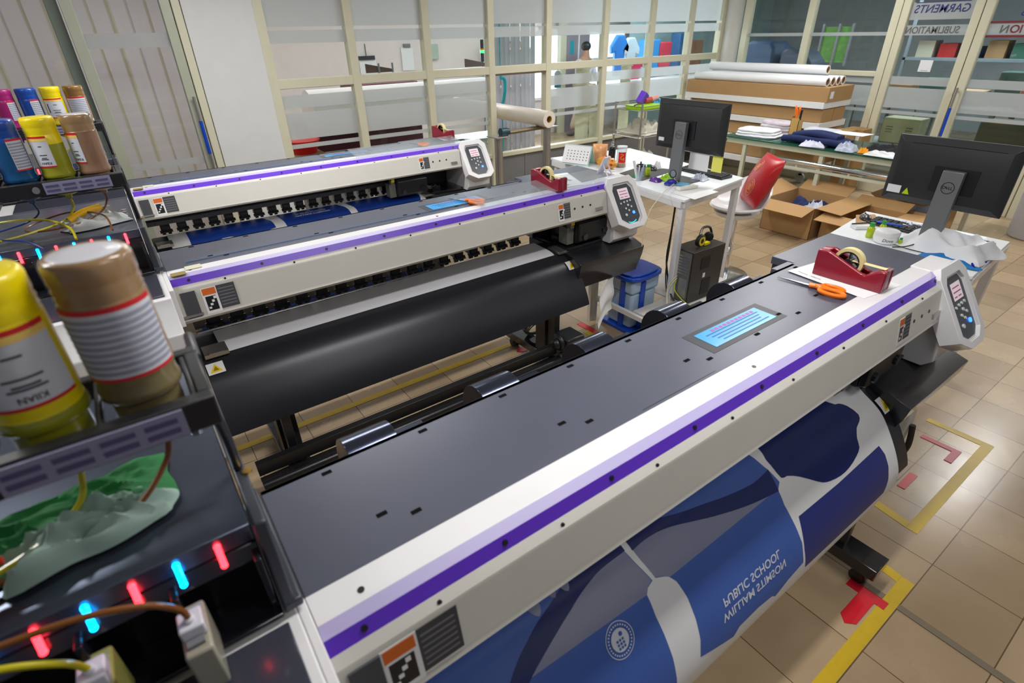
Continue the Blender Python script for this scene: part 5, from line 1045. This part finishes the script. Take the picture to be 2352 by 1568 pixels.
t = thing('card_box', 'tall brown card box holding orange scissors on the glass table', 'box', (6.95, 3.66, ZT_)); b = B(); b.box(-.05, -.05, 0, .05, -.045, .20); b.box(-.05, .045, 0, .05, .05, .24); b.box(-.05, -.05, 0, -.045, .05, .22); b.box(.045, -.05, 0, .05, .05, .20); b.box(-.05, -.05, 0, .05, .05, .004); part('card_walls', b, mat('pale_card', srgb(200, 160, 90), .8), t)
b = B(); b.tube([(-.02, .0, .06), (-.02, .0, .25), (-.03, .02, .33), (-.01, .035, .33), (-.01, .02, .25)], .012, 8); b.tube([(0, -.01, .25), (-.01, -.02, .31), (.01, .0, .33)], .012, 8); solo('scissors', b, ORANGE, 'orange scissor handles sticking up from the card box on the glass table', 'scissors', (6.95, 3.67, ZT_+.01)); b = B(); b.tube([(.02, -.03, .10), (.02, -.03, .26), (.02, -.035, .30)], .013, 8); solo('scissors', b, BK, 'black handle sticking up from the card box on the glass table', 'scissors', (6.95, 3.67, ZT_+.01))
# ================================================================= RACK WITH LONG BOXES
t = thing('box_rack', 'white wheeled rack holding long cardboard boxes by the right glass wall', 'rack', (7.75, 4.6, 0))
zs = [.30, .58, .83, 1.075]
for z in zs: b = B(); b.box(-.36, -1.0, z, -.32, 1.12, z+.075); b.box(.28, -1.0, z, .32, 1.12, z+.075); b.box(-.32, -1.0, z, .28, -.94, z+.075); b.box(-.32, 1.06, z, .28, 1.12, z+.075); b.box(-.32, -.94, z+.055, .28, 1.06, z+.07); part('shelf', b, W, t, bevel=.002)
for x in (-.35, .28):
    for y in (-.62, 1.02): b = B(); b.box(x, y, .18, x+.04, y+.06, .30 if x < 0 and y < 0 else 1.10); part('post', b, W, t); b = B(); b.box(x, y, .10, x+.05, y+.05, .18); b.cyl((x, y+.025, .065), (x+.035, y+.025, .065), .065); part('castor', b, [mat('castor_grey', srgb(190, 190, 186), .5)], t)
k_ = ['lowest', 'second lowest', 'second highest', 'topmost']
for i, z in enumerate(zs):
    for j in (0, 1):
        if j and i == 3: continue
        b = B(); hx = .16
        x0 = -.305+.293*j; z1 = .155 if i < 3 else .165
        if i == 3: b.box(-.35, -1.02, 0, .27, 1.12, .17)
        else: b.box(x0, -1.02+.02*i, 0, x0+.283, 1.10, z1)
        o = solo('long_carton', b, KRAFT, '%s long brown carton on the white rack%s' % (k_[i], ['', ', in the rear row'][j] if i < 3 else ', under the white rolls'), 'carton', (7.75, 4.6, z+.0765), 'long cartons on the white rack', bevel=.003)
        if i in (3,): part('label', B().box(-.30, -1.0215, .04, -.22, -1.0205, .12), PAPER, o)
for i, (x, z) in enumerate(((7.47, 1.375), (7.60, 1.375), (7.73, 1.375), (7.86, 1.375), (7.79, 1.49))):
    t = thing('paper_roll', ['nearest white roll on the topmost carton', 'second white roll on the topmost carton', 'third white roll on the topmost carton', 'fourth white roll, farthest back on the carton', 'white roll lying on top of the other four'][i], 'roll', (x, 0, z), 'white paper rolls on the topmost carton')
    L0 = 3.66 if i < 4 else 3.85
    part('roll_paper', B().pipe((0, L0, 0), (0, 5.62, 0), .053, .040, 32), PAPER, t); part('core', B().pipe((0, L0+.002, 0), (0, 5.6, 0), .0398, .035, 28), KRAFT, t)
for i, (x, y, z) in enumerate(((8.02, 3.42, .79), )):
    pass
b = B(); b.box(7.98, 3.30, 0, 8.22, 3.55, .80); 
t = solo('stacked_cartons', b, mat('brown_carton_stack', srgb(160, 124, 76), .85), 'upright brown cartons standing behind the rack end', 'carton', bevel=.003); part('carton_label', B().box(7.978, 3.33, .60, 7.9795, 3.38, .72), PAPER, t); b = B(); b.box(7.72, 3.38, .55, 7.965, 3.60, .80); solo('carton', b, KRAFT, 'brown carton beside the rack end with two white labels', 'carton', bevel=.003)
# ================================================================= OPEN BOXES ON THE FLOOR
def openbox(label, x0, y0, x1, y1, h, flaps, rz=0.):
    cx, cy = (x0+x1)/2, (y0+y1)/2; t = thing('open_carton', label, 'carton', (cx, cy, 0), 'open cartons on the floor', rz); w_, l_ = (x1-x0)/2, (y1-y0)/2; e = .004
    b = B(); b.box(-w_, -l_, 0, w_, l_, e); b.box(-w_, -l_, 0, -w_+e, l_, h); b.box(w_-e, -l_, 0, w_, l_, h); b.box(-w_, -l_, 0, w_, -l_+e, h); b.box(-w_, l_-e, 0, w_, l_, h); part('carton_body', b, KRAFT, t)
    for side, ang, ln in flaps:
        a = radians(ang); b = B()
        if side in 'wE': 
            s_ = -1 if side == 'w' else 1; M = Matrix.Translation((s_*w_, 0, h)) @ Matrix.Rotation(-s_*(-a), 4, 'Y'); b.box(0 if s_ > 0 else -ln, -l_*.98, 0, ln if s_ > 0 else 0, l_*.98, e, M)
        else:
            s_ = -1 if side == 's' else 1; M = Matrix.Translation((0, s_*l_, h)) @ Matrix.Rotation(s_*(-a), 4, 'X'); b.box(-w_*.98, 0 if s_ > 0 else -ln, 0, w_*.98, ln if s_ > 0 else 0, e, M)
        part('flap', b, KRAFT, t)
    return t
bx = openbox('open brown carton full of clothes behind the middle desk', 5.75, 2.62, 6.42, 3.18, .34, [('w', 12, .24), ('s', 3, .26), ('n', -18, .24), ('E', -25, .20)])
lettering('4x 914', .07, frame((-.3372, .08, .24), (0, -1, 0), (0, 0, 1)), mat('pen_brown', srgb(110, 80, 50), .8), bx)
shirt('navy and white clothes inside the open carton', (6.10, 2.86, .18), (.27, .22), .16, NCLOTH, 61, 0, 'clothes', 'clothes_pile'); shirt('pale grey shirt on top of the clothes in the open carton', (6.02, 2.76, .22), (.15, .13), .14, mat('pale_grey_cloth', (1, 1, 1)), 62, 0, 'clothes', 'clothes_pile')
bx2 = openbox('second brown carton partly hidden by the right desk', 5.82, 2.02, 6.42, 2.56, .30, [('w', 10, .2), ('s', -4, .26), ('E', -20, .18)]); lettering('MADE IN', .035, frame((-.3172, .10, .27), (0, -1, 0), (0, 0, 1)), MATS['pen_brown'], bx2); lettering('VIETNAM', .035, frame((-.3172, -.06, .25), (0, -1, 0), (0, 0, 1)), MATS['pen_brown'], bx2)
openbox('third brown carton seen below the large monitor', 6.64, 1.80, 7.14, 2.32, .28, [('w', 30, .2), ('s', -55, .2), ('n', -30, .2)]); shirt('black and white clothes in the third carton', (6.89, 2.06, .14), (.20, .21), .17, mat('mixed_cloth', srgb(120, 124, 140), .85, var=.8, vs=9), 63, 0, 'clothes', 'clothes_pile')
solo('floor_bin', B().lathe([(.19, 0), (.205, .02), (.22, .75), (.215, .77), (.001, .77)], (7.63, 1.22, 0), 40), mat('bin_grey_white', srgb(190, 190, 200), .35), 'tall pale grey round bin at the right edge', 'bin', ang=60)
b = B(); b.box(4.75, .98, .001, 5.05, 1.10, .02); solo('floor_plate', b, mat('dark_foot', (.06, .06, .06), .5), 'dark flat foot plate on the tiles right of the right desk', 'plate')
# ================================================================= ROOM BEHIND THE PARTITION
t = thing('heat_press', 'maroon calender press with a huge white roller behind the partition', 'press', (3.9, 7.4, 0))
part('drum', B().cyl((-1.75, -.1, 1.16), (.86, -.1, 1.16), .265, n=48), mat('blanket_white', srgb(224, 218, 220), .6), t, ang=60)
b = B(); b.box(-.95, .2, .25, -.05, .9, 1.42); b.box(-1.75, .2, .3, -.96, .8, 1.0); part('maroon_cabinet', b, MAGD, t, bevel=.02)
b = B(); b.box(-.40, .02, 1.22, .02, .1, 1.36); part('brass_drive', b, mat('brass_box', srgb(140, 120, 60), .4), t)
b = B(); b.box(-1.7, -.50, .62, 1.0, .05, .66); b.box(-1.7, -.45, 0, -1.62, -.40, .62); b.box(-.5, -.45, 0, -.40, -.40, .62); b.box(.9, -.45, 0, .98, -.4, .62); part('feed_table', b, mat('press_table', srgb(170, 168, 164), .5), t)
for x in (-.80, .75): b = B(); b.prism([(0, 0), (.0, .11), (.10, .09), (.36, .04), (.38, .0)], .2, .23, 'y', TR(x, 0, 1.55)); part('guide_arm', b, mat('arm_brown', srgb(84, 62, 50), .5), t)
for x in (-.62, -.42): b = B(); b.cyl((x, .2, 1.5), (x, .2, 1.66), .014); part('clamp', b, GREYP, t)
b = B(); b.box(-.78, .18, 1.18, -.42, .185, 1.28); part('notice_sheet', b, PAPER, t)
t = thing('signal_tower', 'dark signal tower lamp glowing green behind the partition', 'signal lamp', (5.08, 7.8, 0)); part('tower_pole', B().cyl((0, 0, 0), (0, 0, 1.60), .014), GREYP, t); b = B(); b.cyl((0, 0, 1.60), (0, 0, 1.72), .03); b.cyl((0, 0, 1.78), (0, 0, 1.90), .03); part('tower_body', b, BK, t); part('green_lamp', B().cyl((0, 0, 1.72), (0, 0, 1.755), .033), LGRN, t); part('amber_lamp', B().cyl((0, 0, 1.755), (0, 0, 1.78), .032), mat('amber', srgb(200, 90, 20), .4), t)
solo('electrical_box', B().box(5.25, 9.84, 1.58, 5.45, 9.9, 1.82), mat('pale_green_box', srgb(176, 190, 178), .5), 'pale green electrical box on the far wall of the back room', 'electrical box', bevel=.004)
t = solo('hanging_papers', B().box(4.72, 9.87, 1.42, 4.95, 9.895, 1.78), PAPER, 'white papers hanging on the far wall left of the electrical box', 'papers'); part('clip', B().box(4.78, 9.85, 1.78, 4.90, 9.90, 1.84), GREYP, t)
t = solo('clipboard', B().box(3.92, 9.87, 1.40, 4.22, 9.89, 1.62), PAPER, 'clipped sheet hanging on the far wall at the left', 'clipboard'); part('black_clip', B().box(3.92, 9.84, 1.62, 4.20, 9.89, 1.68), BK, t); part('hook', B().cyl((4.06, 9.88, 1.68), (4.06, 9.88, 1.86), .006), BK, t)
t = thing('storage_shelf', 'white shelf with brown sacks at the far side of the back room', 'shelf', (6.8, 9.6, 0))
for x in (-.40, .02, .44): part('upright', B().box(x, -.2, 0, x+.05, .2, 1.70), W, t)
for z in (.5, 1.05, 1.69): part('board', B().box(-.40, -.2, z, .49, .2, z+.03), W, t)
for k in range(3): crumple('sack', 'brown paper sack %s' % ['lying on top of the white shelf at the left', 'lying on top of the white shelf in the middle', 'at the right end on top of the white shelf'][k], (6.53+.24*k, 9.6, 1.722), (.13, .16), .14, KRAFT, 70+k, 'sack')
for k in range(4): solo('roll', B().cyl((6.46+.10*k, 9.55, 1.085), (6.46+.10*k, 9.55, 1.62), .045), mat('tan_roll', srgb(190, 150, 110), .6), ['leftmost', 'second', 'third', 'rightmost'][k]+' tan roll standing inside the white shelf', 'roll', group='tan rolls in the white shelf')
def brightwin(n, x0, x1, z0, z1, y=9.88):
    b = B(); b.box(x0, y, z0, x1, y+.01, z1); o = struct('window_%d' % n, b, WIN)
    f = B(); f.box(x0-.04, y-.03, z0-.04, x0, y, z1+.04); f.box(x1, y-.03, z0-.04, x1+.04, y, z1+.04); f.box((x0+x1)/2-.02, y-.03, z0, (x0+x1)/2+.02, y, z1); f.box(x0, y-.03, (z0+z1)/2-.02, x1, y, (z0+z1)/2+.02); f.box(x0-.04, y-.03, z1, x1+.04, y, z1+.05); f.box(x0-.04, y-.03, z0-.05, x1+.04, y, z0); part('window_frame', f, W, o); return o
brightwin(40, 7.5, 8.32, .75, 2.02); brightwin(41, 9.2, 10.3, .9, 1.95)
b = B(); b.box(9.0, 6.1, 0, 12.5, 6.16, ZT); struct('wall_back_right', b, mat('blue_grey_wall', srgb(150, 180, 190), .7))if 0 else None
solo('wall_lamp', B().box(7.15, 9.80, 2.0, 7.75, 9.86, 2.06), LAMPM, 'bright strip lamp on the far wall of the back room', 'lamp')
t = thing('inner_door', 'grey inner door with a small window in the back room', 'door', (8.75, 9.72, 0)); part('door_leaf', B().box(-.3, 0, 0, .35, .04, 2.0), mat('door_grey', srgb(150, 140, 150), .5), t); part('door_frame', B().box(-.48, -.02, 0, -.32, .06, 2.3), CREAM, t); part('door_window', B().box(-.2, -.004, 1.55, -.10, -.001, 1.80), TEAL, t); part('mirror', B().box(.02, -.004, 1.3, .06, -.001, 1.95), WIN if 0 else W, t)
for i, (x, z0, z1, c, lb, y) in enumerate(((8.45, 1.2, 1.9, srgb(30, 110, 190), 'blue hanging garment behind the fourth upper pane', 8.2), (8.75, 1.15, 1.85, srgb(170, 190, 205), 'pale blue hanging garment beside the blue one', 8.2), (8.60, 1.15, 1.5, srgb(200, 40, 90), 'pink red garment in front of the pale one', 7.9), (9.4, 1.15, 1.8, srgb(40, 130, 200), 'bright blue plastic drum stack behind the fifth pane', 8.3), (9.75, 1.3, 1.75, srgb(190, 60, 80), 'red patterned packaging on the back room shelf', 8.3), (10.5, 1.1, 1.9, srgb(40, 90, 140), 'dark blue cabinet behind the sixth pane', 8.4), (10.9, 1.1, 1.75, srgb(140, 100, 76), 'brown wooden cabinet behind the seventh pane', 8.4))):
    b = B(); h_ = z1-z0
    if i < 3: b.prism([(-.12, 0), (.12, 0), (.13, h_*.6), (.22, h_*.55), (.24, h_*.72), (.08, h_), (-.08, h_), (-.24, h_*.72), (-.22, h_*.55), (-.13, h_*.6)], -.04, .04, 'y')
    else: b.box(-.2, -.12, 0, .2, .12, h_)
    solo('hanging_garment' if i < 3 else 'stored_goods', b, mat('goods%d' % i, c, .6, var=.3, vs=5), lb, 'garment' if i < 3 else 'goods', (x+.0, y, z0), bevel=.02)
b = B(); b.box(8.1, 7.7, 1.08, 11.4, 8.6, 1.12); b.box(8.1, 7.7, 0, 8.16, 7.76, 1.08); b.box(11.3, 7.7, 0, 11.36, 7.76, 1.08); solo('counter', b, W, 'long white counter carrying goods in the back room', 'counter')
t = thing('spray_bottle', 'hanging clear bottle with blue liquid behind the fourth lower pane', 'bottle', (5.03, 5.945, 1.345)); part('bottle_body', B().lathe([(.045, .05), (.045, .17), (.02, .20), (.001, .20)], n=24), TRANSW, t); part('liquid', B().lathe([(.043, 0), (.045, .01), (.045, .049), (.001, .049)], n=24), mat('blue_liquid', srgb(30, 150, 190), .2), t); part('hook_wire', B().tube([(0, 0, .20), (-.015, -.01, .24), (0, -.052, .27)], .003), GREYP, t)
b = B(); b.tube([(4.40, 6.35, 1.48), (4.46, 6.35, 1.46), (4.47, 6.35, 1.36), (4.45, 6.35, 1.24), (4.42, 6.35, 1.16)], .022, 10); b.cyl((4.42, 6.35, 0), (4.42, 6.35, 1.17), .008); b.cyl((4.40, 6.35, 1.47), (4.40, 6.35, 2.965), .008); t = solo('air_hose', b, mat('turquoise_hose', srgb(20, 170, 190), .4), 'turquoise coiled hose hanging behind the open pane', 'hose')
b = B()
for k in range(9): b.grid(lambda u, v, k=k: Vector((4.75+k*.09+.085*u, 7.1+.012*sin(u*pi)+.01*(k % 2), .05+2.3*v)), 4, 1, .002)
solo('plastic_curtain', b, mat('grey_film', srgb(186, 186, 200), .3), 'grey plastic sheet hanging behind the white fabric roll', 'curtain')
for (x0, x1, lb) in ((5.42, 5.68, 'left cream cloth strip hanging behind the partition'), (6.28, 6.50, 'right cream cloth strip hanging behind the partition'), (5.70, 5.93, 'short cream cloth strip hanging low behind the partition')):
    b = B(); zt_ = 1.53 if x0 != 5.70 else 1.05; b.grid(lambda u, v, x0=x0, x1=x1, zt_=zt_: Vector((x0+(x1-x0)*u+.01*sin(5*v), 6.02+.015*sin(7*u), zt_*v)), 10, 14, .003); b.cyl((x0, 6.02, zt_+.01), (x1, 6.02, zt_+.01), .012); solo('hanging_cloth', b, mat('cream_sheer', srgb(222, 212, 190), .7), lb, 'cloth')
# right-hand figure: person in beige trousers bending behind the hanging cloth
t = thing('person', 'person in beige trousers and grey shoes walking behind the partition glass', 'person', (8.60, 9.30, 0))
def skinfig(name, verts, edges, rad, mt, par):
    me = bpy.data.meshes.new(name); me.from_pydata(verts, edges, []); me.materials.append(mt); o = bpy.data.objects.new(name, me); COL.objects.link(o); o.parent = par
    md = o.modifiers.new('skin', 'SKIN'); me.skin_vertices if me.skin_vertices else None
    bm = bmesh.new(); bm.from_mesh(me); ly = bm.verts.layers.skin.verify()
    for v, r in zip(bm.verts, rad): v[ly].radius = (r, r); v[ly].use_root = (v.index == 0)
    bm.to_mesh(me); bm.free(); md.use_smooth_shade = True; s_ = o.modifiers.new('sub', 'SUBSURF'); s_.levels = s_.render_levels = 2; return o
V = [(0, 0, .95), (0, 0, 1.2), (0, -.02, 1.42), (0, -.02, 1.52), (0, -.03, 1.66), (.1, 0, .90), (.12, -.02, .50), (.14, .04, .08), (-.1, 0, .90), (-.20, -.06, .52), (-.30, .02, .10), (.17, 0, 1.42), (.22, -.08, 1.15), (.16, -.25, 1.02), (-.17, 0, 1.42), (-.24, -.05, 1.15), (-.20, -.22, 1.0)]
Eg = [(0, 1), (1, 2), (2, 3), (3, 4), (0, 5), (5, 6), (6, 7), (0, 8), (8, 9), (9, 10), (2, 11), (11, 12), (12, 13), (2, 14), (14, 15), (15, 16)]
Rd = [.14, .13, .13, .055, .09, .09, .06, .045, .09, .06, .045, .055, .042, .032, .055, .042, .032]
bd = skinfig('body', V, Eg, Rd, mat('skin_tone', srgb(176, 128, 100), .6), t)
skinfig('trousers', [V[0], V[5], V[6], (.14, .035, .12), V[8], V[9], (-.29, .015, .13)], [(0, 1), (1, 2), (2, 3), (0, 4), (4, 5), (5, 6)], [.155, .105, .08, .065, .105, .08, .065], mat('beige_trousers', srgb(196, 178, 160), .85), t)
skinfig('shirt', [V[0], V[1], V[2], V[11], V[12], V[14], V[15]], [(0, 1), (1, 2), (2, 3), (3, 4), (2, 5), (5, 6)], [.16, .15, .145, .075, .06, .075, .06], mat('pale_shirt', srgb(190, 190, 200), .8), t)
part('hair', B().ball((0, -.015, 1.70), .10, .105, .09), BK, t)
for x, y in ((.14, .0), (-.34, .02)): part('shoe', B().ball((x, y-.04, .045), .12 if x < 0 else .05, .06 if x < 0 else .12, .045), mat('grey_shoe', srgb(90, 84, 88), .6), t)
# red tub and clutter low in the first panes
solo('red_tub', B().lathe([(.14, 0), (.19, .14), (.20, .15), (.001, .15)], (1.93, 7.02, .761), 32), mat('bright_red_tub', srgb(220, 20, 20), .35), 'bright red tub behind the frosted bands of the first pane', 'tub', ang=60)
b = B(); b.box(1.3, 6.75, .72, 2.13, 7.25, .76); b.box(1.35, 6.8, 0, 1.4, 6.85, .72); b.box(2.05, 6.8, 0, 2.1, 6.85, .72); b.box(1.35, 7.15, 0, 1.4, 7.2, .72); b.box(2.05, 7.15, 0, 2.1, 7.2, .72); solo('sorting_table', b, mat('tan_table', srgb(170, 140, 110), .6), 'low tan table behind the first pane', 'table')
crumple('white_bundle', 'white cloth bundle on the low tan table', (1.58, 6.95, .762), (.16, .14), .08, WCLOTH, 91, 'bundle')
b = B(); b.prism([(0, 0), (.4, 0), (.22, .55), (.16, .55)], 0, .04, 'y'); solo('triangular_stand', b, mat('pale_grey_frame', srgb(170, 172, 168), .5), 'pale grey triangular machine foot behind the open pane', 'frame', (4.7, 7.6, 0))
# ================================================================= HALL BEHIND THE RIGHT DOORS
struct('wall_hall', B().box(14.6, -3, 0, 14.7, 11, ZT), mat('hall_wall', srgb(150, 156, 160), .8))
b = B(); b.box(9.6, 8.95, 0, 15, 9.05, ZT); struct('wall_hall_left', b, mat('teal_white_wall', srgb(160, 190, 196), .8))
def hw(n, y0, y1, z0, z1, mt_, x=14.58):
    o = struct('window_%d' % n, B().box(x, y0, z0, x+.01, y1, z1), mt_); f = B(); 
    for y in (y0, (y0+y1)/2, y1): f.box(x-.03, y-.02, z0, x, y+.02, z1)
    f.box(x-.03, y0, z1, x, y1, z1+.04); f.box(x-.03, y0, z0-.04, x, y1, z0); part('window_frame', f, GREYP, o)
hw(50, 6.0, 6.09, 1.1, 1.9, mat('foliage_view', srgb(60, 120, 30), .6, emis=(.25, .5, .08), es=.5, var=.4, vs=8))
o = struct('window_51', B().box(11.9, 5.6, 1.35, 11.92, 6.15, 1.95), mat('leafy_daylight', srgb(70, 130, 40), .6, var=.7, vs=9, emis=(.16, .26, .09), es=.25))
f = B(); [f.box(11.86, y-.02, 1.3, 11.9, y+.02, 2.0) for y in (5.6, 5.85, 6.15)]; part('window_frame', f, GREYP, o)
def shed(name, label, cat, c, r, h, mt_, seed): b = B(); cloth(b, c[0], c[1], c[2], r[0], r[1], h, seed, 22, 7, 0, True); return solo(name, b, mt_, label, cat)
b = B(); b.box(9.3, 5.0, 1.05, 10.7, 6.5, 1.10); b.box(9.3, 5.0, 0, 9.36, 5.06, 1.05); b.box(10.6, 5.0, 0, 10.66, 5.06, 1.05); b.box(9.3, 6.44, 0, 9.36, 6.5, 1.05); solo('hall_table', b, mat('pale_table', srgb(170, 170, 160), .6), 'pale table behind the right glass carrying a covered machine', 'table')
solo('covered_machine', B().prism([(5.78, 1.102), (6.44, 1.102), (6.40, 1.72), (6.28, 1.77), (5.90, 1.76), (5.82, 1.66)], 9.75, 10.3), mat('blue_cover', srgb(30, 62, 98), .6, bump=.3, bs=8), 'machine under a dark blue cover behind the right window', 'machine', bevel=.05); solo('covered_machine', B().prism([(5.12, 1.102), (5.74, 1.102), (5.72, 1.62), (5.6, 1.68), (5.30, 1.60), (5.15, 1.45)], 9.8, 10.3), mat('slate_cover', srgb(44, 58, 80), .6, bump=.3, bs=8), 'lower machine under slate cover right of the blue covered machine', 'machine', bevel=.05)
for i, (x, y, z0, z1, c, lb) in enumerate(((9.2, 4.5, .0, 1.2, srgb(60, 62, 60), 'dark cabinet beyond the second right window'), (10.6, 4.0, .9, 1.15, srgb(150, 110, 70), 'brown carton on the hall counter'), (10.6, 3.55, .9, 1.25, srgb(60, 90, 84), 'dark green crate on the hall counter'), (10.8, 3.1, .9, 1.1, srgb(170, 140, 110), 'tan carton behind the white notice'), (11.0, 2.7, .9, 1.35, srgb(50, 80, 70), 'dark crate stack right of the notice'), (10.6, 2.3, .9, 1.2, srgb(186, 120, 100), 'pinkish carton beyond the second door'), (10.6, 1.9, .9, 1.3, srgb(120, 96, 60), 'olive carton beyond the second door'))):
    b = B(); b.box(-.16, -.17, 0, .16, .17, z1-z0); solo('carton' if i else 'cabinet', b, mat('hallgoods%d' % i, c, .7), lb, 'carton' if i else 'cabinet', (x, y, z0), bevel=.01)
b = B(); b.box(10.2, 1.4, .85, 11.3, 4.6, .895)
for y in (1.5, 2.6, 3.6, 4.5): b.box(10.25, y, 0, 10.31, y+.06, .85); b.box(11.2, y, 0, 11.26, y+.06, .85)
solo('hall_counter', b, mat('counter_grey', srgb(150, 156, 156), .6), 'long grey framed counter in the hall beyond the doors', 'counter')
b = B(); b.box(11.3, 1.4, 1.45, 12.0, 4.4, 1.49); b.box(11.3, 1.4, 1.85, 12.0, 4.4, 1.89)
for y in (1.4, 2.4, 3.4, 4.36): b.box(11.3, y, 0, 11.34, y+.04, 2.3)
solo('hall_rack', b, mat('rack_grey', srgb(130, 140, 150), .5), 'grey shelf rack at the back of the hall', 'rack')
for i in range(9):
    c = [srgb(180, 140, 100), srgb(40, 80, 150), srgb(190, 40, 40), srgb(210, 200, 180), srgb(60, 110, 90)][i % 5]
    b = B(); b.box(-.15, -.12, 0, .15, .12, .16+.04*(i % 3)); solo('stored_box', b, mat('rackgoods%d' % (i % 5), c, .6), ['tan', 'blue', 'red', 'cream', 'green'][i % 5]+' box on the hall rack, '+['first', 'second', 'third', 'fourth', 'fifth', 'sixth', 'seventh', 'eighth', 'ninth'][i]+' from the right end', 'box', (11.6, 1.6+i*.32, 1.491), 'boxes on the hall rack')
t = thing('perforated_crate', 'cream perforated box seen through the lower door glass', 'crate', (9.55, 3.42, .46)); part('crate_body', B().box(-.15, -.24, 0, .15, .24, .34), mat('cream_crate', srgb(176, 174, 140), .5), t, bevel=.01)
b = B()
for g in (-.17, .09):
    for r_ in range(3):
        for c_ in range(5): b.box(-.1515, g+c_*.018, .14+r_*.035, -.1502, g+c_*.018+.010, .155+r_*.035)
part('vent_holes', b, mat('vent_dark', (.03, .03, .02), .8), t)
b = B(); b.box(9.3, 2.9, .42, 9.9, 3.9, .455); b.box(9.32, 3.8, 0, 9.38, 3.86, .95); b.box(9.32, 2.95, 0, 9.38, 3.01, .95); b.box(9.32, 2.95, .95, 9.38, 3.86, 1.0); solo('crate_stand', b, mat('stand_pale', srgb(150, 158, 160), .5), 'pale steel frame holding the cream perforated box', 'stand')
solo('hall_cabinet', B().box(9.4, 1.75, 0, 9.9, 2.5, .85), mat('olive_cabinet', srgb(88, 84, 66), .6), 'olive brown cabinet beyond the lower glass of the rightmost door', 'cabinet', bevel=.01)
